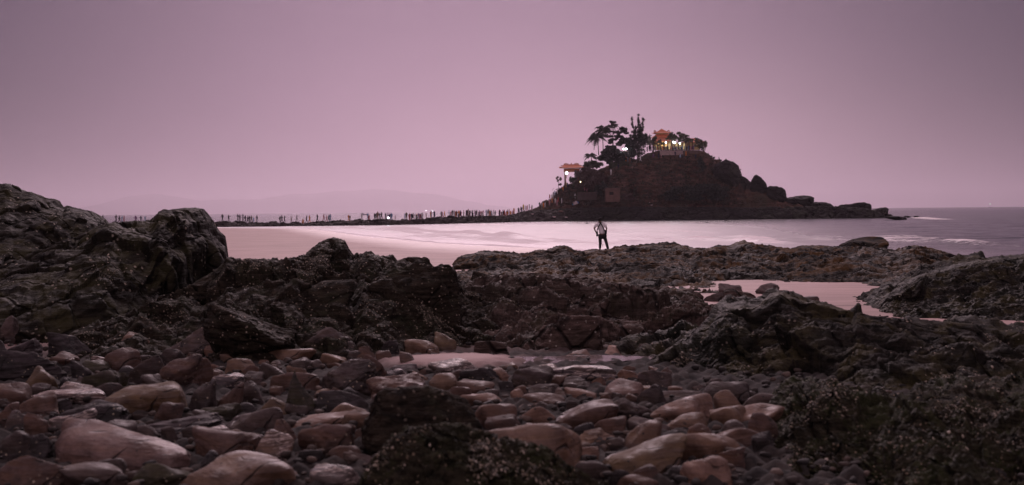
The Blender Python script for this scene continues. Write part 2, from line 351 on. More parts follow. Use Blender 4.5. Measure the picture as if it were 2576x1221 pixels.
# sea sheet with low swell and breakers
ys = np.geomspace(58, 60000, 800); ux = np.concatenate([np.linspace(-1.3, -.46, 50)[:-1], np.linspace(-.46, .46, 780), np.linspace(.46, 1.3, 50)[1:]])
nx = len(ux); GX = ys[:, None] * ux[None]; GY = np.repeat(ys[:, None], nx, 1)
x, y = GX.ravel(), GY.ravel(); z = np.zeros_like(x); foam = np.zeros_like(x)
fade = np.clip(1.4 - y / 420, 0, 1)
q = np.column_stack([x * .10, y * .42, x * 0])
z += (fbm(q, 4, 3, .6) * .12 + fbm(np.column_stack([x * .5, y * 1.3, x * 0]), 2, 6) * .02) * fade
def breaker(pl, wid, h, f, seed):
    global z, foam
    pts = [gnd(X, Y, 0) for X, Y in pl]; px = np.array([p.x for p in pts]); py = np.array([p.y for p in pts]); o = np.argsort(px); px, py = px[o], py[o]
    yb = np.interp(x, px, py) + fbm(np.column_stack([x * .12, y * 0, x * 0]), 2, seed) * wid * .9
    wid *= 2.4; h *= 2.1; f *= 1.15
    ends = np.clip((x - px[0]) / 4, 0, 1) * np.clip((px[-1] - x) / 4, 0, 1)
    k = np.exp(-((y - yb) / wid) ** 2) * ends * (.55 + .45 * vnoise(np.column_stack([x * .35, y * 0 + seed, x * 0]), seed))
    z += h * k; tail = np.exp(-((y - yb + wid * 1.1) / (wid * 1.5)) ** 2) * ends
    foam = np.maximum(foam, f * np.maximum(k, tail * .62))
breaker([(940, 573), (1050, 577), (1110, 583), (1200, 589), (1290, 595), (1350, 600)], 2.6, .30, 1.0, 1)
breaker([(1105, 572), (1150, 573.5), (1200, 575)], 1.8, .28, .55, 2)
breaker([(700, 571), (900, 574), (1000, 579), (1100, 592), (1300, 606), (1450, 617)], 2.2, .08, .75, 3)
breaker([(1290, 603), (1480, 609), (1600, 611), (1700, 612)], 1.6, .12, .7, 4)
breaker([(1770, 604), (1850, 607), (1950, 609), (2060, 613)], 1.7, .30, 1.0, 5)
breaker([(2330, 618), (2420, 624), (2500, 628), (2620, 632)], 1.8, .32, 1.0, 6)
breaker([(2200, 606), (2400, 612), (2600, 613)], 1.6, .14, .5, 7)
breaker([(2235, 551), (2290, 551.5), (2345, 550)], 5, .25, .8, 8)
for k in range(26):
    r_ = random.Random(k); X0 = r_.uniform(800, 2200); Y0 = r_.uniform(560, 608); L = r_.uniform(120, 380)
    breaker([(X0, Y0), (X0 + L / 2, Y0 + r_.uniform(0, 4)), (X0 + L, Y0 + r_.uniform(1, 7))], r_.uniform(1, 2.6), .10, r_.uniform(.35, .7), 20 + k)
dsh = yshore(x) - y   # <0 : on the seaward side
swash = np.exp(-(((y - yshore(x)) - 1.5) / 3.2) ** 2) * (x < 25)
foam = np.maximum(foam, swash * .72)
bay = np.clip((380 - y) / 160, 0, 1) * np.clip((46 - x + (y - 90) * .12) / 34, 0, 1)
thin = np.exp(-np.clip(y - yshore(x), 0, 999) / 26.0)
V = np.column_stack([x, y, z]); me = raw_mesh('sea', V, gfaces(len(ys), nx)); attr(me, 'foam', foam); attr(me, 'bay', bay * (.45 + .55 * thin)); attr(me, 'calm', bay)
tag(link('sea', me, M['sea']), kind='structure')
# tide pools trapped behind the foreshore reefs
def pool(name, x0, x1, y0, y1, z, label):
    V = np.array([(x0, y0, z), (x1, y0, z), (x1, y1, z), (x0, y1, z)]); return tag(link(name, raw_mesh(name, V, np.array([[0, 1, 2, 3]])), M['pool']), kind='structure')
pool('pool_water', -30, 40, 29.5, 66, .352, '')
M['puddle'] = water_mat('puddle_water', (.09, .05, .04), .12, .3, 8, .02)
V_ = np.array([(.75 + 1.15 * math.cos(a) * (1 + .25 * math.sin(3 * a)), 16.8 + .45 * math.sin(a) * (1 + .2 * math.cos(5 * a)), 1.045) for a in np.linspace(0, 6.2832, 40, endpoint=False)])
me_ = bpy.data.meshes.new('puddle'); me_.from_pydata(V_.tolist(), [], [list(range(40))]); tag(link('puddle_water', me_, M['puddle']), kind='structure')

ICO = {}
def ico(k):
    if k not in ICO:
        bm = bmesh.new(); bmesh.ops.create_icosphere(bm, subdivisions=k, radius=1)
        V = np.array([v.co[:] for v in bm.verts]); Fc = np.array([[v.index for v in f.verts] for f in bm.faces]); bm.free(); ICO[k] = (V, Fc)
    return ICO[k]
def rock_shape(lev, seed, sharp, npl, rough, strata=0.0, pointy=0.0, warp=0.0):
    rg = np.random.RandomState(seed); d, Fc = ico(lev)
    n = rg.normal(size=(npl, 3)); n /= np.linalg.norm(n, axis=1, keepdims=True)
    ax = np.array([(1, 0, 0), (-1, 0, 0), (0, 1, 0), (0, -1, 0), (0, 0, 1), (0, 0, -1)], float) + rg.normal(size=(6, 3)) * .22
    ax /= np.linalg.norm(ax, axis=1, keepdims=True); n = np.concatenate([n, ax]); h_ = np.concatenate([rg.uniform(.55, 1.0, npl), rg.uniform(.72, 1, 6)])
    q = np.clip(d @ n.T / h_, 1e-4, None); r = (q ** sharp).sum(1) ** (-1 / sharp)
    V = d * r[:, None]
    if pointy: V[:, :2] *= (1 - pointy * np.clip(V[:, 2:3], 0, 1))
    off = rg.uniform(0, 50, 3); Q = V + off
    if warp:
        V = V + warp * np.column_stack([vnoise(Q * 1.1 + 7 * k, 11 + k) for k in range(3)]); V[:, 0] += warp * 2 * rg.uniform(-1, 1) * V[:, 2]; V[:, 2] += warp * 1.0 * rg.uniform(-1, 1) * V[:, 0]
    a = rough * (.55 * fbm(Q * 2.2, 3, seed % 97) + .25 * fbm(Q * 8, 3, seed % 89))
    if strata: a += strata * (.5 * fbm(Q * [1.0, 1.0, 7.0], 3, seed % 83) + .25 * facet(Q * [2, 2, 6], seed % 61, .8)[0])
    V = V + d * a[:, None]
    lo, hi = V.min(0), V.max(0); V = (V - (lo + hi) / 2) / ((hi - lo) / 2)
    return V, Fc
# ------------------------------------------------------------------ rock outcrops
BV = {}
def proj(P):
    d = P - np.array(EYE); a = d @ np.array(fw); return 1288 + F * (d @ np.array(RT)) / a, 610.5 - F * (d @ np.array(UP)) / a
def fit_sky(P, sil, prof, D, vv, step=11.0):
    """raise or lower the mass so that its crest keeps the height it has in the place after roughening"""
    nv, nx_ = P.shape[:2]; lo, hi = sil[0][0], sil[-1][0]; n = int((hi - lo) / step); ed = np.linspace(lo, hi, n + 1); mid = (ed[1:] + ed[:-1]) / 2
    for _ in range(3):
        X, Y = proj(P.reshape(-1, 3)); k = np.clip(((X - lo) / (hi - lo) * n).astype(int), 0, n - 1); mn = np.full(n, 9e9); ok = np.repeat(((vv > -.45) & (vv < .10))[:, None], nx_, 1).ravel(); np.minimum.at(mn, k[ok], Y[ok])
        tg = np.interp(mid, [s[0] for s in sil], [s[1] for s in sil]) - .6; dl = np.where(mn < 9e8, mn - tg, 0); dl = np.convolve(np.pad(dl, 1, 'edge'), [.2, .6, .2], 'valid')
        dz = np.interp(X, mid, dl).reshape(nv, nx_) * P[:, :, 1] / F; P[:, :, 2] += dz * np.clip(prof[:, None] * 1.3, 0, 1)
    return P
def disp(Pf, amp, sc, style, seed):
    if style == 'crag':
        warp = fbm(Pf / (sc * 1.6), 2, seed + 50)[:, None] * .35
        a, e, _ = facet(Pf / sc * [1, 1, 1.5] + warp, seed, 1.2); b_, e2, _ = facet(Pf / (sc * .36) * [1, 1, 1.3] + warp, seed + 9, 1.3)
        return amp * (.75 * a + .36 * b_ - .16 * np.exp(-e * 9) - .10 * np.exp(-e2 * 9) + .24 * fbm(Pf / (sc * .30), 3, seed + 3) + .19 * fbm(Pf / (sc * .10), 4, seed + 4, .6))
    if style == 'shag':
        a, e, _ = facet(Pf / sc, seed, 1.0)
        return amp * (.40 * a + .55 * fbm(Pf / (sc * .8), 3, seed + 1) + .34 * fbm(Pf / (sc * .22), 4, seed + 2, .6, True) + .12 * fbm(Pf / (sc * .06), 2, seed + 3))
    return amp * (fbm(Pf / sc, 5, seed, .55) + .3 * fbm(Pf / (sc * .15), 3, seed + 5, .6, True))
def ridge(name, sil, D, wf, wb, zb, amp, sc, style, seed, mt, nx, ny, pf=1.8, label=None, cat='rock', kind=None, foot=None, keep=None, skew=0.0):
    """a rock mass whose crest follows a skyline at distance D and falls away to front and back"""
    X = np.linspace(sil[0][0], sil[-1][0], nx); Y = np.interp(X, [s[0] for s in sil], [s[1] for s in sil])
    cr = np.array([at(a, c, D) for a, c in zip(X, Y)]); xs = cr[:, 0]; T = cr[:, 2]
    nf = int(ny * .78); v = np.concatenate([-np.linspace(1, 0, nf) ** 1.15, np.linspace(0, 1, ny - nf + 1)[1:]])
    wfx = wf * (1 + .22 * vnoise(np.column_stack([xs * .35, xs * 0, xs * 0 + seed]), seed))
    if foot: wfx = D - np.interp(X, [f_[0] for f_ in foot], [f_[1] for f_ in foot])
    yy = np.where(v[:, None] < 0, D + v[:, None] * wfx[None], D + v[:, None] * wb)
    prof = np.where(v < 0, 1 - np.abs(v) ** pf, 1 - np.abs(v) ** 1.6)
    base = zb if not callable(zb) else zb(xs[None] + 0 * yy, yy)
    hh = base + (T[None] - base) * prof[:, None]
    hh = np.where((T[None] < base), np.minimum(T[None], base), hh) - (1 - prof[:, None]) * amp * .5
    P = np.stack([np.repeat(xs[None], len(v), 0) + skew * (yy - D), yy, hh], 2); n = gnormals(P); fl = P.reshape(-1, 3)
    d = disp(fl, amp, sc, style, seed).reshape(len(v), nx)
    if keep is not None: d = d * (1 - keep * np.exp(-(v[:, None] / .12) ** 2))
    P = P + n * d[..., None]
    P = fit_sky(P, sil, prof, D, v, 11.0 if D < 200 else 9.0)
    V = P.reshape(-1, 3); Fc = gfaces(len(v), nx); me = raw_mesh(name, V, Fc)
    o = link(name, me, M[mt] if isinstance(mt, str) else mt); tag(o, label, None if kind == 'structure' else cat, None, kind)
    BV[name + str(seed)] = (V, Fc); LASTG[0] = (P, n); return o
LASTG = [None]
def shells(parent, count, s0, s1, colr, seed, top=.15, name='shells', clus=2.5):
    """oysters, limpets and barnacles sitting on the rock: one part nobody could count"""
    P, n = LASTG[0]; rg = np.random.RandomState(seed); ny_, nx_ = P.shape[:2]; fl, nn = P.reshape(-1, 3), gnormals(P).reshape(-1, 3)
    X, Y = proj(fl); ok = (nn[:, 2] > top) & (X > -60) & (X < 2640) & (Y < 1260) & (fl[:, 2] > Gz(fl[:, 0], fl[:, 1]) + .02); w = ok * np.clip(fbm(fl * clus, 3, seed) - .03, 0, 1) ** 2.6; w = w / w.sum(); idx = rg.choice(len(fl), count, p=w)
    bv, bf = rock_shape(1, 3, 4, 4, .1); Vs, Fs = [], []
    for j, i in enumerate(idx):
        N_ = nn[i] + rg.normal(size=3) * .35; N_ /= np.linalg.norm(N_); a = np.cross(N_, [.3, .8, .5]); a /= np.linalg.norm(a); b_ = np.cross(N_, a); s = rg.uniform(s0, s1) * rg.uniform(.6, 1)
        V = bv * [s, s * rg.uniform(.5, .9), s * .38]; Vs.append(fl[i] + N_ * s * .15 + V[:, :1] * a + V[:, 1:2] * b_ + V[:, 2:] * N_); Fs.append(bf + j * len(bv))
    o = link(name, raw_mesh(name, np.concatenate(Vs), np.concatenate(Fs)), SHM(), parent); o['kind'] = 'stuff'; return o
def SHM():
    if 'shell' not in M:
        mm, t, b = mat('shell', rough=.55); gi = t.nodes.new('ShaderNodeNewGeometry'); r_ = t.nodes.new('ShaderNodeValToRGB'); t.links.new(gi.outputs['Random Per Island'], r_.inputs[0])
        e = r_.color_ramp; e.elements[0].color = (.03, .025, .022, 1); e.elements[1].color = (.46, .38, .31, 1); e.elements.new(.5).color = (.06, .05, .035, 1); e.elements.new(.82).color = (.16, .125, .085, 1); t.links.new(r_.outputs[0], b.inputs['Base Color']); M['shell'] = mm
    return M['shell']
g0 = lambda a, b_: Gz(a, b_) - .12

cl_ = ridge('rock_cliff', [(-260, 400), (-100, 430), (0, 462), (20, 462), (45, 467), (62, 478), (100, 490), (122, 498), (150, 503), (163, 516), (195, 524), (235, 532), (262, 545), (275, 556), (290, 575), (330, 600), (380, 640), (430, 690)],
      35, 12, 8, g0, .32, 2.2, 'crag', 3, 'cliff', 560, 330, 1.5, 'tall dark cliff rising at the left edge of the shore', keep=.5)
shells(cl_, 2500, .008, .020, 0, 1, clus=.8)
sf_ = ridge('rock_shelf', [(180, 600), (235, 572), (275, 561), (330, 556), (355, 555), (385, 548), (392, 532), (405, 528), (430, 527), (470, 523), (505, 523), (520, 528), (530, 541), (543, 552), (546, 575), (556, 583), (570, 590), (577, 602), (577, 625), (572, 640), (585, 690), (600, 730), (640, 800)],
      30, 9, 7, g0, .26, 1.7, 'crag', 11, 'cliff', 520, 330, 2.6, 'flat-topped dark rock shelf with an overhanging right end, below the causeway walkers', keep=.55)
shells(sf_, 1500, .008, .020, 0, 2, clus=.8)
rf_ = ridge('reef_rock', [(300, 800), (360, 760), (430, 735), (500, 705), (555, 665), (570, 645), (600, 650), (640, 652), (690, 649), (730, 648), (762, 640), (775, 628), (800, 610), (822, 600), (835, 597), (850, 598), (868, 604), (880, 618), (887, 636), (905, 640), (925, 637), (960, 645), (985, 655), (997, 663), (1008, 652), (1030, 648), (1052, 652), (1062, 668), (1085, 680), (1110, 690), (1150, 700), (1180, 720), (1215, 745), (1260, 790), (1290, 830)],
      25, 7.5, 7, g0, .36, 1.25, 'crag', 21, 'reef', 860, 360, 2.0, 'long barnacled reef rock with a humped peak, in front of the sand', keep=.45)
shells(rf_, 9000, .007, .018, 0, 3, 0, clus=.9)
ridge('seaweed_ridge', [(1110, 690), (1132, 668), (1140, 652), (1165, 641), (1200, 637), (1235, 635), (1260, 637), (1290, 641), (1312, 640), (1335, 633), (1352, 628), (1375, 629), (1392, 621), (1400, 618), (1420, 618), (1436, 622), (1448, 630), (1470, 632), (1490, 630), (1515, 628), (1535, 626), (1550, 623), (1575, 620), (1600, 620), (1640, 615), (1675, 611), (1700, 612), (1725, 617), (1745, 622), (1765, 624), (1800, 622), (1840, 618), (1855, 611), (1880, 611), (1905, 614), (1935, 618), (1960, 622), (1990, 624), (2020, 619), (2060, 617), (2095, 619), (2140, 620), (2200, 621), (2250, 627), (2280, 619), (2300, 617), (2330, 620), (2360, 628), (2400, 640), (2450, 648), (2520, 652), (2600, 655), (2700, 660), (2800, 668)],
      70, 31, 5, .45, .62, 3.4, 'shag', 31, 'weed', 1150, 330, 2.2, 'long low ridge of brown seaweed rock the photographer stands on', keep=.8)
rp_ = ridge('reef_platform', [(1130, 740), (1180, 705), (1215, 692), (1260, 690), (1300, 692), (1340, 686), (1370, 688), (1405, 696), (1450, 703), (1500, 702), (1540, 711), (1600, 716), (1650, 722), (1700, 730), (1745, 736), (1765, 752), (1800, 772), (1850, 800)],
      27, 9.9, 4, g0, .62, 1.35, 'crag', 41, 'red', 760, 420, 1.35, 'broken reddish rock platform in the middle of the shore', keep=.35)
shells(rp_, 1500, .010, .024, 0, 4, 0, clus=1.2)
ridge('seaweed_rock_mass', [(2170, 800), (2192, 766), (2215, 748), (2250, 728), (2280, 705), (2310, 692), (2350, 680), (2400, 664), (2450, 655), (2500, 650), (2560, 648), (2640, 640), (2800, 630)],
      32.5, 5.5, 6, g0, .42, 2.2, 'shag', 51, 'dark', 520, 300, 2.0, 'dark rounded rock mass at the right edge beyond the tide pool', keep=.6)
ss_ = ridge('seaweed_slope', [(1600, 930), (1640, 900), (1700, 862), (1740, 838), (1770, 806), (1800, 782), (1830, 765), (1870, 757), (1905, 748), (1940, 738), (1960, 735), (1985, 741), (2010, 747), (2050, 756), (2100, 770), (2150, 784), (2200, 795), (2260, 800), (2350, 806), (2450, 815), (2576, 822), (2700, 830)],
      16, 4.0, 6, g0, .40, 1.5, 'crag', 61, 'dark', 860, 400, 1.12, 'broad dark slope of weed-covered rock filling the right side', keep=.5, foot=[(1600, 15.2), (1700, 14.2), (1850, 13.2), (2000, 12.2), (2300, 10.5), (2700, 9.8)])
shells(ss_, 2200, .008, .018, 0, 5, clus=1.5)
sb_ = ridge('shell_bank', [(1790, 1240), (1830, 1190), (1860, 1140), (1890, 1110), (1930, 1080), (1965, 1055), (2000, 1045), (2030, 1020), (2055, 995), (2080, 978), (2120, 970), (2160, 972), (2195, 985), (2240, 1000), (2300, 1004), (2370, 998), (2430, 985), (2500, 975), (2576, 965), (2700, 950)],
      10.2, 4.6, 3, g0, .24, .60, 'shag', 71, 'clump', 720, 460, 2.6, 'shell-crusted dark bank across the bottom right corner', keep=.4)
shells(sb_, 4200, .008, .017, 0, 6, 0, clus=2.5)
sc_ = ridge('shell_clump_rock', [(840, 1270), (880, 1230), (915, 1180), (945, 1140), (975, 1108), (1005, 1088), (1050, 1072), (1100, 1064), (1160, 1064), (1210, 1078), (1260, 1095), (1310, 1108), (1370, 1118), (1405, 1140), (1430, 1168), (1470, 1185), (1510, 1215), (1560, 1260)],
      7.6, 1.5, .8, g0, .12, .28, 'shag', 81, 'clump', 620, 360, 1.7, 'out-of-focus clump of shells and weed at the bottom centre', keep=.3)
shells(sc_, 2600, .006, .015, 0, 7, 0, clus=5.0)

# ------------------------------------------------------------------ island, causeway
DI = 400.0
isle_sil = [(1180, 556), (1290, 546), (1330, 530), (1352, 519), (1366, 505), (1385, 500), (1392, 488), (1402, 476), (1416, 468), (1435, 462), (1455, 452), (1475, 440), (1500, 428), (1530, 416), (1560, 409), (1600, 401), (1625, 386), (1650, 380), (1700, 379), (1770, 380), (1785, 387), (1796, 398), (1815, 406), (1826, 410), (1835, 408), (1845, 410), (1856, 425), (1861, 450), (1890, 458), (1925, 470), (1938, 476), (1965, 490), (1990, 500), (2030, 508), (2080, 518), (2110, 522), (2160, 524), (2200, 534), (2225, 545), (2240, 556)]
ridge('island_hill', isle_sil, DI, 13, 60, 2.0, 1.5, 6, 'shag', 91, 'hill', 900, 300, 1.25, kind='structure', keep=.65)
ridge('island_shore', [(1150, 556), (1240, 544), (1290, 541), (1330, 532), (1370, 528), (1420, 524), (1500, 522), (1600, 520), (1700, 521), (1800, 521), (1900, 522), (2000, 520), (2100, 519), (2180, 524), (2215, 534), (2236, 548), (2250, 556)],
      383.5, 9, 5, -.5, 1.3, 4.5, 'crag', 95, 'islerock', 900, 160, 1.6, kind='structure', keep=.5)
cy = [(-300, 562), (0, 561), (300, 562), (545, 560), (600, 561), (650, 562), (700, 561), (760, 560), (830, 558), (880, 555), (915, 556), (960, 554), (1010, 554), (1060, 552), (1100, 549), (1130, 546), (1180, 546), (1230, 545), (1280, 543), (1320, 536), (1350, 532), (1400, 532)]
# the causeway runs slightly away from the viewer to join the island
def causeway():
    nx_, ny_ = 900, 90; X = np.linspace(-300, 1420, nx_); Y = np.interp(X, [c[0] for c in cy], [c[1] for c in cy])
    D = np.interp(X, [-300, 545, 1000, 1290, 1420], [296, 298, 306, 360, 384]); v = np.linspace(-1, 1, ny_)
    cr = np.array([at(a, c, d_) for a, c, d_ in zip(X, Y, D)])
    wf = np.interp(X, [-300, 1000, 1420], [7, 9, 14]); prof = 1 - np.abs(v) ** 1.8
    P = np.zeros((ny_, nx_, 3)); P[:, :, 0] = cr[None, :, 0]; P[:, :, 1] = D[None] + v[:, None] * wf[None]
    P[:, :, 2] = -.6 + (cr[None, :, 2] + .6) * prof[:, None]
    n = gnormals(P); fl = P.reshape(-1, 3); P = P + n * disp(fl, .75, 1.8, 'crag', 7).reshape(ny_, nx_)[..., None]
    V = P.reshape(-1, 3); Fc = gfaces(ny_, nx_); o = link('rock_causeway', raw_mesh('rock_causeway', V, Fc), M['cause']); BV['cause'] = (V, Fc)
    tag(o, 'low dark causeway of rocks people walk along to the island', 'causeway')
causeway()
def join_bvh(keys):
    vs, fs, o = [], [], 0
    for k in keys: v, f = BV[k]; vs.append(v); fs.append(f + o); o += len(v)
    return bvh(np.concatenate(vs), np.concatenate(fs))
TERR = join_bvh(['island_hill91', 'island_shore95', 'cause'])
MANB = join_bvh(['seaweed_ridge31'])
def hitpx(X, Y, tr=TERR):
    d = ray(X, Y).normalized(); h_ = tr.ray_cast(EYE, d); return h_[0]
def drop(p, tr=TERR):
    h_ = tr.ray_cast(Vector((p[0], p[1], 60)), Vector((0, 0, -1))); return h_[0].z if h_[0] else p[2]
BV.clear()
# far mountains across the strait
def mountains():
    pts = [(180, 545), (240, 528), (280, 505), (330, 492), (370, 487), (410, 486), (450, 492), (500, 500), (560, 503), (620, 508), (660, 508), (700, 500), (740, 494), (790, 492), (830, 488), (880, 486), (940, 481), (1000, 482), (1050, 487), (1100, 490), (1150, 502), (1200, 510), (1230, 517), (1300, 524), (1400, 530)]
    D = 38000; nx_ = 300; X = np.linspace(180, 1400, nx_); Y = np.interp(X, [p[0] for p in pts], [p[1] for p in pts])
    cr = np.array([at(a, c, D) for a, c in zip(X, Y)]); v = np.linspace(-1, 1, 40); P = np.zeros((40, nx_, 3))
    P[:, :, 0] = cr[None, :, 0]; P[:, :, 1] = D + v[:, None] * 6000; P[:, :, 2] = (cr[None, :, 2] + 160) * (1 - np.abs(v) ** 1.3)[:, None] - 160
    fl = P.reshape(-1, 3); fl[:, 2] += fbm(fl / 2450, 5, 9, .6) * 150
    tag(link('mountains', raw_mesh('mountains', fl, gfaces(40, nx_)), flat('mountain_forest', (.05, .055, .06), .9, .3, .002)), kind='structure')
mountains()

# ------------------------------------------------------------------ loose rocks, boulders and cobbles
def stone(name, X0, Y0, X1, Y1, kind, seed, label, group=None, zg=None, D=None, tilt=0.0, deep=.75, lev=None, color=None, sink=.55, cat=None):
    """one stone filling the box X0..Y1 of the view, standing where its foot meets the ground"""
    cx = (X0 + X1) / 2
    if D is None:
        D = 10.0
        for _ in range(12):
            zz = float(Gz(at(cx, Y1, D).x, D)) + (0 if zg is None else zg); D = .5 * D + .5 * max(6.3, min(60, (H - zz) * F / max(20, Y1 - hor(cx))))
    s = D / F; rx = (X1 - X0) / 2 * s; rz = (Y1 - Y0) / 2 * s; ry = min(max(rx, rz * .8) * deep, 1.6 * rz + .15)
    rzv = max(rz * (1 + sink), rx * .22); c = at(cx, Y0, D + ry * .8); rng = random.Random(seed)
    P_ = {'r': (9, 7, .08, .05), 'o': (6.5, 6, .06, .04), 'p': (10, 7, .06, .12), 'd': (20, 8, .15, .08), 's': (16, 7, .12, .22), 'x': (22, 11, .24, .12), 'h': (14, 9, .22, .08)}[kind[0]]

    if 'B' in kind: P_ = (4.2, 7, .16, .05)
    lev = lev or (6 if (X1 - X0) > 170 else 5 if (X1 - X0) > 45 else 4)
    V, Fc = rock_shape(lev, seed, P_[0], P_[1], P_[2], P_[3], .5 if 'v' in kind else 0, .14 if kind[0] in 'rop' else .10)
    rz_ = rng.uniform(-.5, .5); V = V * [rx, ry, rzv]
    ca, sa = math.cos(tilt), math.sin(tilt); V = np.column_stack([V[:, 0] * ca + V[:, 2] * sa, V[:, 1], -V[:, 0] * sa + V[:, 2] * ca])
    ca, sa = math.cos(rz_ * .5), math.sin(rz_ * .5); V = np.column_stack([V[:, 0] * ca - V[:, 1] * sa, V[:, 0] * sa + V[:, 1] * ca, V[:, 2]])
    V[:, 0] *= rx / np.abs(V[:, 0]).max()
    o = link(name, raw_mesh(name, V, Fc), M['block'] if kind[0] in 'dsxh' and 't' not in kind else M['purple'] if kind[0] == 'p' else M['tan'])
    o.location = (c.x, c.y, c.z - V[:, 2].max())
    if color is None:
        k = rng.random()
        color = {'r': (.34 + .12 * k, .225 + .06 * k, .175 + .045 * k), 'o': (.32 + .1 * k, .20 + .05 * k, .14 + .05 * k), 'p': (.30, .235, .26), 'd': (.105 + .06 * k, .080 + .04 * k, .070 + .035 * k),
                 's': (.12, .10, .10), 'x': (.03, .03, .035), 'h': (.11, .085, .07)}[kind[0]]
    o.color = (*color, 1); tag(o, label, cat or ('boulder' if (X1 - X0) > 170 else 'stone'), group)
    return o

CC = {'t': (.38, .26, .19), 'o': (.27, .19, .11), 'g': (.19, .15, .14), 'b': (.235, .148, .115), 'k': (.045, .04, .04), 'n': (.11, .085, .075), 'P': (.40, .275, .25), 'u': (.17, .15, .17), 'K': (.075, .058, .048), 'R': (.27, .155, .11), 'm': (.085, .085, .045), 'w': (.45, .30, .24)}
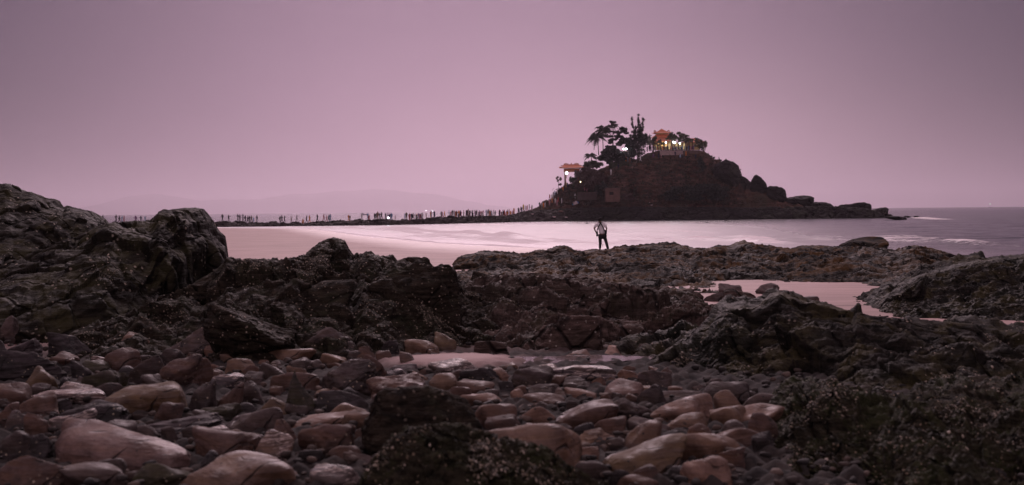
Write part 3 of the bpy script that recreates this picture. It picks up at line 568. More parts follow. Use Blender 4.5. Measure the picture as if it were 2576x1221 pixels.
# quadrant, box in that quadrant's enlarged view, kind, colour, label
STONES = [
(5,0,20,135,225,'s','g','grey slab cut off by the left edge at the foot of the dark cliff'),
(5,130,35,225,115,'r','b','small brown stone at the foot of the dark left cliff'),
(5,240,100,450,200,'r','b','low brown stone between the grey edge slab and the long smooth one'),
(5,370,80,600,160,'r','t','flat tan slab at the back of the cobbles on the left'),
(5,560,30,960,150,'p','g','long smooth grey-brown stone at the back left of the cobbles'),
(5,955,0,1195,110,'r','b','triangular brown stone against the foot of the left reef'),
(5,430,150,760,210,'r','t','thin tan stone under the long smooth one at the back left'),
(5,795,140,1078,320,'r','t','large tan stone with a sloping smooth face at the upper left of the cobbles'),
(5,700,250,1010,420,'r','b','dark brown rounded stone just below the large sloping tan one'),
(5,300,130,640,340,'d','k','big black rock at the upper left of the cobbles'),
(5,560,150,805,270,'d','n','dark rock wedged left of the large sloping tan stone'),
(5,0,180,300,320,'s','u','bluish grey slab near the left edge, upper one of two'),
(5,-60,250,480,500,'s','k','long nearly black slab sloping down from the left edge'),
(5,320,280,560,385,'r','b','brown dome-shaped stone behind the long black slab'),
(5,155,385,390,570,'r','o','olive-brown stone leaning like a tilted egg near the left edge'),
(5,560,335,810,430,'r','m','mossy olive stone left of the dark brown rounded one'),
(5,-40,500,215,670,'r','b','brown stone cut by the left edge beside the leaning egg-shaped one'),
(5,370,488,730,610,'p','b','brown banded stone with a blue-grey back rim, left'),
(5,245,540,790,670,'p','P','flat pale purple layered stone in front of the blue-rimmed one'),
(5,80,565,440,740,'r','b','brown rounded stone overlapping the flat purple layered one'),
(5,765,495,1325,730,'o','o','big blocky olive-tan stone in the left half of the cobbles'),
(5,400,630,930,830,'d','k','black rock in the shade between the olive block and the pale slab'),
(5,870,720,1590,870,'s','u','flat dark layered slab lying in front of the olive block'),
(5,1310,470,1600,720,'dv','n','dark pointed rock right of the olive block'),
(5,1510,490,1730,700,'r','b','tan-sided stone leaning on the dark pointed rock'),
(5,1410,640,1700,770,'d','m','low dark mossy rock below the dark pointed one'),
(5,890,300,1190,520,'d','n','dark rounded rock above the olive block'),
(5,1095,290,1490,550,'h','b','big purple-brown rock with rusty broken edge above the olive block'),
(5,1175,95,1665,320,'dv','g','pointed barnacled grey rock at the upper middle of the left cobbles'),
(5,1010,30,1420,190,'d','n','low barnacled dark rock left behind the pointed barnacled one'),
(5,1380,0,1710,185,'d','m','dome of barnacled rock at the foot of the reef'),
(5,1425,235,1585,325,'r','R','small stone with a flat orange face below the pointed barnacled rock'),
(5,1590,165,1750,300,'r','t','tan stone tucked right behind the pointed barnacled rock'),
(5,1705,255,1820,345,'r','n','small round dark stone right of the orange-faced one'),
(5,1580,325,1815,460,'r','t','smooth tan stone with a rounded back in the upper middle'),
(5,1460,430,1740,550,'p','u','blue-grey stone under the smooth tan rounded one'),
(5,1660,420,1860,540,'d','n','dark grey stone right of the blue-grey one'),
(5,1585,650,2060,870,'r','g','large purple-brown smooth stone left of the centre, before the small valley'),
(5,215,812,1430,1120,'o','P','huge pale smooth slab with a lilac top, the largest stone at the left'),
(5,1285,815,1850,1060,'r','b','long brown smooth slab touching the right end of the huge pale one'),
(5,370,1065,940,1260,'r','g','grey rounded stone at the bottom edge on the left'),
(5,1265,1015,2195,1290,'o','t','large pinkish tan smooth stone at the bottom edge, left of centre'),
(5,-60,1015,540,1280,'d','b','dark brown rock in the bottom left corner'),
(5,320,690,665,890,'p','g','grey stone with a lilac rim above the huge pale slab'),
(5,180,700,385,900,'s','b','layered brown stone left of the lilac-rimmed grey one'),
(5,-30,640,135,790,'r','b','small brown stone at the left edge above the layered one'),
(5,110,860,390,1040,'d','k','black stone at the left end of the huge pale slab'),
(5,-30,830,250,1040,'d','n','dark stone at the left edge above the bottom corner rock'),
(5,590,400,900,580,'x','m','dark mossy rock left above the big olive block'),
(5,480,340,650,480,'d','k','round black stone among the mossy ones on the left'),
(5,930,1050,1400,1260,'x','m','weed-covered dark lump at the bottom between two pale stones'),
(6,-10,115,180,235,'r','b','smooth brown hump below the reef, left of the pale-topped block'),
(6,30,190,268,310,'d','n','dark rough stone below the smooth brown hump'),
(6,262,195,378,275,'s','g','small flat grey slab left of the pale-topped block'),
(6,325,62,600,220,'r','R','rusty orange-brown boulder behind the pale-topped block'),
(6,328,100,745,330,'h','g','big dark block with a pale pinkish top, under the reef'),
(6,50,250,430,360,'r','t','long tan stone lying in front of the pale-topped block'),
(6,215,320,400,430,'r','n','dark brown stone under the long tan one'),
(6,415,285,655,390,'ht','t','tan wedge-shaped block at the middle of the cobbles'),
(6,500,265,665,340,'p','u','bluish stone peeping out behind the tan wedge-shaped block'),
(6,690,235,880,350,'dv','b','small brown pyramid-shaped rock'),
(6,680,290,925,480,'h','b','dark brown cube-shaped rock in front of the small pyramid'),
(6,390,330,885,600,'h','n','big block freckled with barnacles left of the centre'),
(6,825,190,1030,310,'x','k','black angular rocks at the edge of the sand patch'),
(6,1040,190,1305,305,'r','t','pinkish oval stone resting on the sand patch'),
(6,1250,142,1418,280,'o','o','brown egg-shaped stone behind the pinkish oval one'),
(6,1198,332,1585,450,'p','g','long smooth grey-brown stone on the sand patch'),
(6,865,395,1095,475,'p','u','blue and white banded stone at the centre'),
(6,930,365,1175,430,'r','u','flat slate-grey stone behind the banded one'),
(6,1435,385,1720,520,'x','k','shiny black angular rock right of the banded stone'),
(6,1215,430,1455,575,'o','t','smooth tan stone with a round shoulder right of the centre boulder'),
(6,1100,415,1250,500,'r','t','tan stone left of the round-shouldered one'),
(6,1415,480,1690,590,'r','b','dark-based brown stone with a lit top'),
(6,1640,393,1785,500,'r','w','small pale pink rounded stone beside the black angular rock'),
(6,-10,350,230,480,'r','n','low dark brown stone at the left of the barnacle-freckled block'),
(6,95,410,480,580,'r','b','brown stone leaning behind the upright pointed rock'),
(6,185,412,425,740,'dv','m','tall pointed mossy rock standing upright'),
(6,405,545,800,720,'d','k','black flat rock with a pale tip right of the upright pointed one'),
(6,410,540,560,610,'r','t','small pale tan wedge on top of the black flat rock'),
(6,435,640,745,775,'o','t','tan cylinder-like stone lying beside the centre boulder'),
(6,-10,605,245,760,'r','o','olive tan angled stone above the purple-brown smooth one'),
(6,215,715,730,840,'r','w','long pale folded slab left of the centre boulder'),
(6,70,760,330,970,'h','b','brown block under the long pale folded slab, left one'),
(6,290,775,740,1010,'h','b','large brown block under the long pale folded slab, right one'),
(6,-10,860,85,1000,'r','n','small dark stones beside the left brown block'),
(6,605,985,830,1085,'s','g','thin grey slab left of the bottom shell clump'),
(6,375,972,475,1035,'r','g','small grey pebble above the wet gravel'),
(6,275,975,352,1030,'r','n','small dark pebble left of the grey one above the wet gravel'),
(6,722,520,1625,1060,'oB','K','huge rounded boulder with shells on it at the centre bottom'),
(6,770,438,1270,640,'ht','b','broad barnacled rock behind the huge centre boulder'),
(6,1415,565,1815,670,'r','w','flat pink stone right of the huge boulder'),
(6,1530,638,1850,800,'r','b','brown barnacled stone at the right shoulder of the huge boulder'),
(7,-240,775,520,1160,'o','t','very large smooth tan stone right of the bottom shell clump'),
(7,-10,385,300,560,'d','n','dark angular rock at the centre right, behind the pale ones'),
(7,240,362,745,500,'p','g','long low grey stone at the far side of the cobbles'),
(7,735,405,910,500,'r','R','rusty tan block at the right end of the long low grey stone'),
(7,885,405,1145,560,'d','n','round dark stone right of the rusty tan block'),
(7,358,455,612,560,'r','n','dark stone with a pale flat top edge'),
(7,595,480,938,625,'o','P','pale glossy rounded stone on the right side, catching the light'),
(7,900,520,1020,600,'r','t','tan stone tucked behind the pale glossy one'),
(7,365,530,605,620,'o','w','pinkish dome stone left of the pale glossy one'),
(7,-20,540,115,630,'r','w','small pink stone right below the dark angular rock'),
(7,95,510,375,610,'d','n','dark low stone between two pink ones'),
(7,60,570,385,670,'r','b','brown stone under the dark low one'),
(7,-10,655,335,815,'o','w','pink smooth stone with a bright top edge and a dark right end'),
(7,295,625,765,850,'r','b','big brown rounded stone right of the bright-topped pink one'),
(7,585,600,1025,790,'h','n','dark angular rock leaning over the big brown one'),
(7,540,735,815,900,'d','b','dark brown split rock in the lower right cobbles, left half'),
(7,795,740,1170,890,'h','g','dark brown split rock with a lit top, right half'),
(7,1010,560,1435,655,'d','g','low dark slab at the right back of the cobbles'),
(7,925,590,1450,800,'r','w','broad flat pink stone spread behind the round ones'),
(7,1055,710,1395,850,'o','t','round tan stone in front of the broad flat pink one'),
(7,1318,488,1695,655,'o','n','dark rounded stone standing alone near the weed slope'),
(7,1600,562,1915,725,'o','g','grey egg-shaped stone near the weed slope'),
(7,1388,665,1675,820,'o','t','tan rounded stone left of the twin pinkish one'),
(7,1530,648,1970,815,'r','w','long pinkish stone beneath the grey egg-shaped one'),
(7,1370,805,1770,950,'r','b','brown stone below the twin pinkish stones'),
(7,1660,810,1830,900,'r','w','flat pale stone right behind the brown one near the shell bank'),
(7,375,830,735,970,'s','t','layered tan stone with a striped face'),
(7,585,880,1275,1180,'o','o','large dark-sided brown stone at the bottom right of centre'),
(7,1100,828,1655,1060,'o','t','large olive-tan smooth stone overlapping the dark-sided brown one'),
(7,1170,1020,1570,1270,'ht','w','flat-topped pinkish block at the bottom edge'),
(7,1690,840,1860,1010,'d','k','black stone at the edge of the shell bank'),
(7,715,1150,1035,1270,'r','b','brown stone cut off at the bottom edge, right of centre'),
(7,430,950,620,1060,'s','w','thin layered flakes of pink stone'),
(8,75,560,365,690,'o','w','pinkish sausage-shaped stone at the right end of the cobbles'),
(8,20,480,245,545,'r','g','low brown dome at the right back end of the cobbles'),
(8,-20,515,425,600,'r','n','long flat dark stone at the right end of the cobbles'),
(8,90,622,300,740,'r','t','short tan stone below the sausage-shaped one'),
(8,-10,700,95,800,'r','t','small tan stone touching the shell bank'),
(8,325,508,775,720,'x','m','mossy dark boulder at the left of the shell bank'),
(8,1345,428,1645,660,'x','m','small mossy dome on the right-hand bank'),
(8,600,760,900,900,'x','n','broken brownish rock in the shell bank'),
]
random.seed(5)
OFF = {5: 0, 6: 644, 7: 1288, 8: 1932}
HB = []
for i, (q_, a, b_, c_, d_, k, cc, lab) in enumerate(STONES):
    X0, Y0, X1, Y1 = OFF[q_] + a * .356, 786.1 + b_ * .356, OFF[q_] + c_ * .356, 786.1 + d_ * .356
    HB.append((X0, Y0, X1, Y1)); deep = .75; c0 = CC[cc]; j = random.uniform(.88, 1.14)
    nm = 'boulder' if (X1 - X0) > 170 else 'cobble' if k[0] in 'rop' else 'rock'
    tl = {15: .5, 75: .35, 80: .18, 24: .5}.get(i + 1, random.uniform(-.07, .07))
    o = stone(nm, X0, Y0, X1, Y1, k, 100 + i, lab, 'cobbles and boulders of the foreshore', D=(9.3 if 'B' in k else 12.6 if (q_ == 8 and a > 1300) else 9.6 if (q_ == 8 and a == 600) else None), tilt=tl, color=(c0[0] * j * .48, c0[1] * j * .43, c0[2] * j * .385), deep=deep, lev=6 if 'B' in k else None)
    if 'B' in k: o.data.materials[0] = M['reef']

# bigger blocks lying on and round the reefs
BL = [
(1182,683,1232,716,'d','n',45,'dark block standing in the wet channel beside the reef'),
(1800,712,1872,742,'h','g',39,'slanting boulder at the tide pool, left and higher of the pair'),
(1772,735,1830,762,'d','n',36,'low dark stone at the tide pool edge'),
(1812,726,1915,768,'h','b',35,'humped boulder in front of the slanting one at the tide pool'),
(1900,712,1960,740,'dv','g',39,'small pointed rock standing in the tide pool'),
(2078,690,2230,742,'hv','b',46,'smooth pointed rock sloping into the far side of the tide pool'),
(2010,745,2060,764,'r','n',35.5,'small rounded rock at the near rim of the tide pool'),
(1930,660,2075,708,'h','b',52,'smooth brown hump on the far side of the tide pool'),
(2104,596,2237,650,'o','m',69,'large weed-topped dome rock on the seaweed ridge'),
(1340,790,1520,905,'h','b',19,'large reddish block freckled with white limpets'),
(1510,800,1640,870,'d','b',21,'dark red broken block right of the limpet-freckled one'),
(1225,725,1330,800,'h','n',26,'reddish sloping block at the left of the broken platform'),
(1440,735,1505,792,'dv','w',27,'pink slanting slab standing in the broken platform, left one'),
(1498,735,1570,795,'dv','w',26.5,'pink slanting slab standing in the broken platform, right one'),
(1590,722,1690,800,'h','b',28,'rounded brown outcrop at the right of the broken platform'),
(1690,728,1770,800,'h','n',29,'dark smooth outcrop beside the tide pool'),
(1170,800,1262,870,'d','n',21,'dark angular rock in the gully right of the reef'),
(1190,855,1290,900,'r','b',18,'brown gritty hump of rock in the wet gully'),
(1395,882,1500,915,'d','b',17.5,'low rock at the rim of the small brown puddle'),
(1500,870,1600,905,'s','w',18,'flat layered pink ledge by the small puddle'),
(1262,840,1300,868,'h','k',20,'small dark block in the gully'),
(1310,855,1350,885,'d','n',19,'small dark rock at the foot of the limpet-freckled block'),
(960,655,1175,850,'h','m',20.5,'swollen dark lobe of rock at the right end of the long reef'),
(770,598,892,672,'hv','m',26,'peaked hump on top of the long reef'),
(635,705,905,845,'h','m',19.5,'broad barnacled lobe of rock in front of the long reef'),
(480,762,740,868,'h','b',17,'low barnacled ledge left in front of the long reef'),
(445,590,578,690,'o','n',27.5,'bulging lower lobe of the flat-topped shelf'),
(1000,646,1066,684,'x','m',24.8,'knobbly lump on the skyline of the long reef'),
]
for i, (X0, Y0, X1, Y1, k, cc, D, lab) in enumerate(BL):
    o = stone('boulder', X0, Y0, X1, Y1, k, 700 + i, lab, D=D, color=CC[cc], sink=.5, lev=6 if X1 - X0 > 120 else 5)
    big = X1 - X0 > 100
    if 'limpet' in lab: o.data.materials[0] = M['redlimpet']
    elif 'reef' in lab or 'ledge left' in lab: o.data.materials[0] = M['reef']
    elif 'shelf' in lab: o.data.materials[0] = M['cliff']
    elif 'weed-topped' in lab: o.data.materials[0] = M['weed']
    elif 'reddish' in lab or 'red' in lab.split() or 'outcrop' in lab or 'pink slanting' in lab or 'hump' in lab or 'smooth pointed' in lab or 'gully' in lab: o.data.materials[0] = M['red']

# individual smaller stones filling the gaps
NB = [(600, 'lower'), (0, '')]
fill = []; rng = random.Random(11); tries = 0
def zone(X):
    """upper limit of the cobble field on screen"""
    return np.interp(X, [0, 150, 400, 620, 900, 1200, 1330, 1650, 1700, 1950, 2050], [775, 775, 780, 800, 855, 905, 925, 925, 955, 985, 1040])
def lower(X): return np.interp(X, [0, 900, 950, 1080, 1300, 1450, 1500, 1850, 1900, 2050], [1221, 1221, 1120, 1055, 1080, 1150, 1221, 1180, 1090, 1030])
while len(fill) < 182 and tries < 9000:
    tries += 1; X = rng.uniform(0, 2040); y0_ = float(zone(X)); y1_ = float(lower(X)); 
    if y1_ < y0_ + 10: continue
    Y = rng.uniform(y0_, y1_); sc_ = (Y - 640) / 400; w = rng.uniform(30, 95) * sc_ + 7; h_ = w * rng.uniform(.42, .8)
    if X > 960 and X < 1340 and Y < 930 and rng.random() < .8: continue
    inside = any(a + 5 < X < c - 5 and b + .2 * (d - b) < Y < d - .12 * (d - b) for a, b, c, d in HB)
    if inside or any(abs(X - f[0]) < (w + f[2]) * .38 and abs(Y - f[1]) < (h_ + f[3]) * .42 for f in fill): continue
    fill.append((X, Y, w, h_))
fill.sort(key=lambda f: (f[1], f[0]))
heroes = [(((a + c) / 2, (b + d) / 2), s[7]) for (a, b, c, d), s in zip(HB, STONES)]
cnt = {}
SH_ = {'tan': 't', 'brown': 'b', 'grey': 'g', 'dark': 'n', 'reddish': 'R', 'black': 'k'}
for i, (X, Y, w, h_) in enumerate(fill):
    cn = rng.choice(['tan', 'brown', 'grey', 'dark', 'dark', 'brown', 'black', 'reddish'] if X > 500 else ['brown', 'grey', 'dark', 'dark', 'black']); kd = rng.choice('rrroddp' if cn not in ('dark', 'black') else 'ddro')
    near = min(heroes, key=lambda hh: (hh[0][0] - X) ** 2 + 2.2 * (hh[0][1] - Y) ** 2); dx, dy = X - near[0][0], Y - near[0][1]
    rel = ('just right of' if dx > 0 else 'just left of') if abs(dx) > 1.2 * abs(dy) else ('in front of' if dy > 0 else 'behind')
    short = ' '.join(near[1].split(' ')[:7]); 
    for wd in (' with', ' at', ' of', ' in', ' the', ' and', ' a', ' to', ' on', ' behind', ' left', ' right', ' just', ' from', ' below', ' between', ' against', ' cut', ' near', ' like', ' under', ' beside', ' big', ' above', ' its'):
        if short.endswith(wd): short = short[:-len(wd)]
    lab = f'small {cn} {"rounded" if kd in "rop" else "angular"} stone {rel} the {short}'
    cnt[lab] = cnt.get(lab, 0) + 1
    if cnt[lab] > 1: lab = lab.replace('small ', {2: 'second small ', 3: 'third small ', 4: 'fourth small ', 5: 'fifth small '}.get(cnt[lab], 'further small '), 1)
    lab = ' '.join(lab.split()[:16]); c0 = CC[SH_[cn]]; j = rng.uniform(.75, 1.15)
    stone('pebble' if w < 34 else 'cobble', X - w / 2, Y - h_ / 2, X + w / 2, Y + h_ / 2, kd, 2000 + i, lab, 'small stones filling the gaps', tilt=rng.uniform(-.3, .3), color=(c0[0] * j * .45, c0[1] * j * .405, c0[2] * j * .37), lev=4, sink=.6)
# gravel too small and many to count
def gravel():
    rg = np.random.RandomState(4); Vs, Fs, o = [], [], 0; base = [rock_shape(2, 900 + k, 6, 6, .06) for k in range(6)]
    for k in range(3000):
        y_ = math.exp(rg.uniform(math.log(6.2), math.log(31))); x_ = rg.uniform(-.47, .47 if y_ < 14 else .30) * y_
        if -2.1 < x_ < 3.2 and 15.3 < y_ < 19.2 and rg.rand() < .93: continue
        s = rg.uniform(.012, .04) * (1 + .03 * y_); V, Fc = base[k % 6]; a = rg.uniform(0, 6.28)
        V = V * [s, s * rg.uniform(.6, 1), s * rg.uniform(.35, .7)]; V = np.column_stack([V[:, 0] * math.cos(a) - V[:, 1] * math.sin(a), V[:, 0] * math.sin(a) + V[:, 1] * math.cos(a), V[:, 2]])
        Vs.append(V + [x_, y_, float(Gz(x_, y_)) + .03 + rg.uniform(0, .05)]); Fs.append(Fc + o); o += len(V)
    V = np.concatenate(Vs); me = raw_mesh('gravel', V, np.concatenate(Fs)); tag(link('gravel', me, M['gravel']), 'loose gravel and broken shell between the cobbles', 'gravel', kind='stuff')
mm, t, b = mat('gravel_stone', rough=.8)
gi = t.nodes.new('ShaderNodeNewGeometry'); cr_ = t.nodes.new('ShaderNodeValToRGB'); t.links.new(gi.outputs['Random Per Island'], cr_.inputs[0])
e = cr_.color_ramp; e.elements[0].color = (.015, .013, .013, 1); e.elements[1].color = (.12, .085, .07, 1); e.elements.new(.6).color = (.03, .023, .02, 1)  # gravel coloured dark as well, shade of the gaps put into its tone
t.links.new(cr_.outputs[0], b.inputs['Base Color']); M['gravel'] = mm
gravel()
# rocks off the tip of the island and awash in the bay
for i, (X, Y, w, h_, lab) in enumerate([(2255, 548, 62, 11, 'low black rock awash just off the island tip'), (2283, 544.5, 20, 5, 'small black rock breaking the sea beyond the island tip, left one'), (2306, 542.5, 14, 5, 'tiny black rock farthest out beyond the island tip'),
                                      (1477, 561.5, 6, 3, 'tiny dark rock awash left of the photographer'), (1778, 559.5, 7, 2.6, 'tiny dark rock in the bay below the island, left one'), (1827, 555.5, 7, 2.6, 'tiny dark rock in the bay below the island, right one')]):
    D = min(390, H * F / (Y + h_ / 2 - hor(X))) if h_ > 4 else H * F / (Y + h_ / 2 - hor(X)); s = D / F
    V, Fc = rock_shape(4, 300 + i, 7, 8, .15); V = V * [w / 2 * s, w * .3 * s, h_ / 2 * s]; o = link('sea_rock', raw_mesh('sea_rock', V, Fc), M['islerock']); p = at(X, Y, D); o.location = (p.x, p.y, h_ * s * .36); tag(o, lab, 'rock')
# knobs of bare rock that shape the island's right-hand skyline
for i, (X0, Y0, X1, Y1, lab) in enumerate([(1790, 402, 1863, 475, 'overhanging crag on the island skyline below the trees'), (1855, 441, 1893, 490, 'low rounded crag right of the overhanging one on the island'), (1884, 440, 1934, 510, 'twin-humped crag halfway down the island skyline'), (1925, 468, 1978, 520, 'blocky crag lower down the island skyline'),
                                          (1968, 492, 2050, 530, 'long low crag near the right end of the island'), (2030, 508, 2098, 535, 'low rocks toward the island tip'), (2105, 514, 2140, 540, 'small knob of rock before the island tip'), (2132, 509, 2190, 545, 'last big rounded rock at the island tip'), (2170, 522, 2236, 551, 'sloping rock where the island meets the sea')]):
    D = 396; s = D / F; V, Fc = rock_shape(5, 340 + i, 4, 9, .26, .04); V = V * [(X1 - X0) / 2 * s, (X1 - X0) * .4 * s, (Y1 - Y0) / 2 * s]; p = at((X0 + X1) / 2, (Y0 + Y1) / 2, D)
    o = link('crag', raw_mesh('crag', V, Fc), M['islerock']); o.location = p; tag(o, lab, 'crag')

# ------------------------------------------------------------------ buildings on the island (units: 4096 px print -> world at DI)
def q(x, y, D=DI): return at(x / 1.59006, y / 1.59006, D)
U = DI / 5120.0          # metres per 4096 px at the island
M['tile'] = flat('orange_roof_tile', (.60, .185, .09), .6, .3, 1.5)
M['ridge'] = flat('roof_ridge_plaster', (.36, .12, .06), .7, .4, 2)
M['plaster'] = flat('cream_plaster', (.62, .46, .22), .8, .3, 1)
M['wood'] = flat('brown_beam', (.14, .06, .035), .7, .4, 2)
M['stonew'] = flat('grey_masonry', (.12, .085, .075), .9, .5, 1.5)
M['lamp'] = flat('lit_lamp', (1, 1, 1), .5, 0, 1, emit=(.85, .92, 1.0), es=9)
M['lampy'] = flat('lit_lantern', (1, .9, .7), .5, 0, 1, emit=(1.0, .85, .45), es=5)
def hip_roof(mb, c, w, d, h, wt, dt, lift=.0, mi=0, n=8, th=.12):
    """tiled roof with upturned eaves: outer size w x d, ridge size wt x dt, height h"""
    rows = []; K = 6
    for k in range(K + 1):
        t_ = k / K; ww = w + (wt - w) * t_; dd = d + (dt - d) * t_; zz = h * (t_ ** 1.35); ring = []
        for (ax, ay, bx, by) in ((-1, -1, 1, -1), (1, -1, 1, 1), (1, 1, -1, 1), (-1, 1, -1, -1)):
            for j in range(n):
                s = j / n; a = ax + (bx - ax) * s; b2 = ay + (by - ay) * s; e = abs(2 * s - 1) ** 4 * (1 - t_) ** 3
                ring.append((c[0] + a * ww / 2 * (1 + .06 * e), c[1] + b2 * dd / 2 * (1 + .06 * e), c[2] + zz + lift * e))
        rows.append(ring)
    m_ = 4 * n; vs = [p for r_ in rows for p in r_]; vs += [(p[0], p[1], p[2] - th) for p in rows[0]]
    fs = [(k * m_ + j, k * m_ + (j + 1) % m_, (k + 1) * m_ + (j + 1) % m_, (k + 1) * m_ + j) for k in range(K) for j in range(m_)]
    fs.append(tuple(K * m_ + j for j in range(m_))); o = (K + 1) * m_
    fs += [(o + j, o + (j + 1) % m_, (j + 1) % m_, j) for j in range(m_)]; fs.append(tuple(o + j for j in range(m_))[::-1]); mb.add(vs, fs, mi)
def bulb(x, y, D, rad, label, mk='lamp', power=60, color=(.85, .92, 1), parent=None):
    p = q(x, y, D); r_ = empty('lamp', p); tag(r_, label, 'lamp')
    V, Fc = ico(2); link('bulb', raw_mesh('bulb', V * rad, Fc), M[mk], r_)
    mb = MB(); mb.tube([(0, 0, -rad * 4), (0, 0, -rad * .9)], rad * .2); mb.box((0, 0, rad * 1.15), (rad * 2.4, rad * 2.4, rad * .2)); mb.build('lamp_bracket', M['wood'], r_)
    l = bpy.data.lights.new('light', 'POINT'); l.energy = power; l.color = color; l.shadow_soft_size = rad
    lo = bpy.data.objects.new('light', l); COL.objects.link(lo); lo.location = (0, -rad * 1.4, 0); lo.parent = r_
# ---- gate pavilion at the top of the path
gp = q(2286, 744, 392); gate = empty('gate_pavilion', gp); tag(gate, 'small gate pavilion with an orange tiled roof at the left end of the island', 'pavilion')
g = 392 / 5120.0
cols = [(-25, -1.2), (-25, 1.2), (27, -1.2), (27, 1.2)]
for cx_, cy_ in cols:
    mb = MB(); mb.box((cx_ * g, cy_, 32 * g), (.42, .42, 64 * g)); mb.box((cx_ * g, cy_, .15), (.62, .62, .3)); mb.build('column', M['wood'], gate)
mb = MB(); mb.box((1 * g, 0, 62 * g), (62 * g, 2.9, 13 * g)); mb.build('lintel', flat('gate_lintel', (.28, .09, .04), .7, .5, 3), gate)
mb = MB(); hip_roof(mb, (0, 0, 72 * g), 92 * g, 4.6, 12 * g, 62 * g, .7, .35); mb.build('roof', M['tile'], gate)
mb = MB(); mb.box((0, 0, 71.5 * g), (80 * g, 3.8, 2 * g)); mb.build('eave_board', flat('pale_eave', (.5, .42, .38)), gate)
mb = MB(); mb.tube([(-30 * g, 0, 85 * g), (0, 0, 84.4 * g), (30 * g, 0, 85 * g)], .11)
for s in (-1, 1):
    mb.tube([(s * 30 * g, 0, 85 * g), (s * 27 * g, 0, 88 * g), (s * 20 * g, 0, 89.5 * g), (s * 15 * g, 0, 87 * g), (s * 11 * g, 0, 89 * g)], [.10, .16, .13, .15, .05])
    mb.tube([(s * 34 * g, 0, 83 * g), (s * 40 * g, -.4, 80 * g), (s * 42 * g, -.6, 83 * g)], [.10, .13, .05])
mb.tube([(0, 0, 84 * g), (0, 0, 88 * g), (0, 0, 92 * g)], [.12, .22, .05]); mb.build('ridge_ornament', M['ridge'], gate)
bulb(2266.5, 693, 389.5, .40, 'bright white lamp inside the small gate pavilion', power=120)
bulb(2322, 728, 388, .17, 'faint yellowish lamp on the bushy slope right of the gate', 'lampy', 12, (1, .85, .5))
# ---- temple at the summit
TD = 408; g = TD / 5120.0; tp = q(2650, 600, TD); temple = empty('temple', tp); tag(temple, 'lit temple with a two-tiered orange roof on the island summit', 'temple')
mb = MB(); mb.box((0, 0, 17 * g), (70 * g, 5, 34 * g)); mb.box((62 * g, .5, 14 * g), (58 * g, 4.5, 28 * g)); wall = mb.build('wall', M['plaster'], temple)
mb = MB()
for k in range(-4, 9): mb.box(((k * 14 + 3) * g, -2.9, 16 * g), (.34, .34, 32 * g))
mb.build('colonnade', M['wood'], temple)
for k, w_ in ((-24, 11), (-8, 11), (8, 11), (24, 11), (50, 12), (68, 12), (84, 10)):
    mb = MB(); mb.box((k * g, -2.52 if k < 40 else -1.78, 12 * g), (w_ * g, .1, 22 * g)); dd = mb.build('door', flat('lit_doorway%d' % k, (.5, .3, .1), .7, .2, 1, emit=(1.0, .80, .42), es=.5), temple)
mb = MB(); hip_roof(mb, (0, 0, 33 * g), 92 * g, 8.2, 17 * g, 62 * g, 3.6, .3); mb.build('lower_roof', flat('pinkish_roof', (.60, .22, .15), .6, .25, 1), temple)
mb = MB(); hip_roof(mb, (-1 * g, 0, 49 * g), 78 * g, 5.6, 13 * g, 50 * g, 2.2, .3); mb.build('middle_roof', M['tile'], temple)
mb = MB(); mb.box((-2 * g, 0, 62 * g), (46 * g, 2.4, 9 * g)); mb.build('upper_wall', M['plaster'], temple)
mb = MB(); hip_roof(mb, (-3 * g, 0, 66 * g), 64 * g, 4.6, 16 * g, 8 * g, .4, .35); mb.build('upper_roof', M['tile'], temple)
mb = MB()
for s in (-1, 1): mb.tube([((-3 + s * 22) * g, 0, 72 * g), ((-3 + s * 27) * g, 0, 77 * g), ((-3 + s * 31) * g, 0, 76 * g), ((-3 + s * 29) * g, 0, 72 * g), ((-3 + s * 33) * g, 0, 70 * g)], [.16, .20, .14, .16, .05])
mb.tube([(-3 * g, 0, 81 * g), (-3 * g, 0, 85 * g)], [.14, .05]); mb.build('ridge_ornament', M['ridge'], temple)
sp_ = q(2770, 600, 409); shrine = empty('side_hall', sp_); tag(shrine, 'lower side hall with an orange roof half hidden by trees right of the temple', 'hall')
mb = MB(); mb.box((0, 0, 15 * g), (58 * g, 4, 30 * g)); mb.build('wall', M['plaster'], shrine)
mb = MB(); hip_roof(mb, (0, 0, 29 * g), 80 * g, 6.4, 17 * g, 40 * g, .6, .25); mb.build('roof', M['tile'], shrine)
mb = MB(); mb.tube([(6 * g, -.4, 45 * g), (20 * g, -.4, 44 * g), (32 * g, -1.4, 38 * g), (40 * g, -2.2, 32 * g)], [.2, .24, .22, .12]); mb.build('ridge_ornament', flat('blue_glazed_ridge', (.05, .07, .14), .4), shrine)
bulb(2663.5, 571, 402, .24, 'small white lamp in front of the temple', power=120)
for dx_, dy_, r_ in ((2697, 569, .50),): bulb(dx_, dy_, 401.5, r_, 'brightest white floodlight among the trees by the temple', power=220)
bulb(2719, 574, 402, .22, 'small white lamp right of the brightest floodlight', power=120)
bulb(2494.5, 597, 399, .27, 'left one of two white lamps between the dark trees', power=160); bulb(2504.5, 596.5, 399.2, .27, 'right one of two white lamps between the dark trees', power=160)
tl = bpy.data.lights.new('light', 'POINT'); tl.energy = 220; tl.color = (1.0, .82, .5); tl.shadow_soft_size = 1.0
lo = bpy.data.objects.new('light', tl); COL.objects.link(lo); lo.parent = temple; lo.location = (0, -4.0, 1.6)
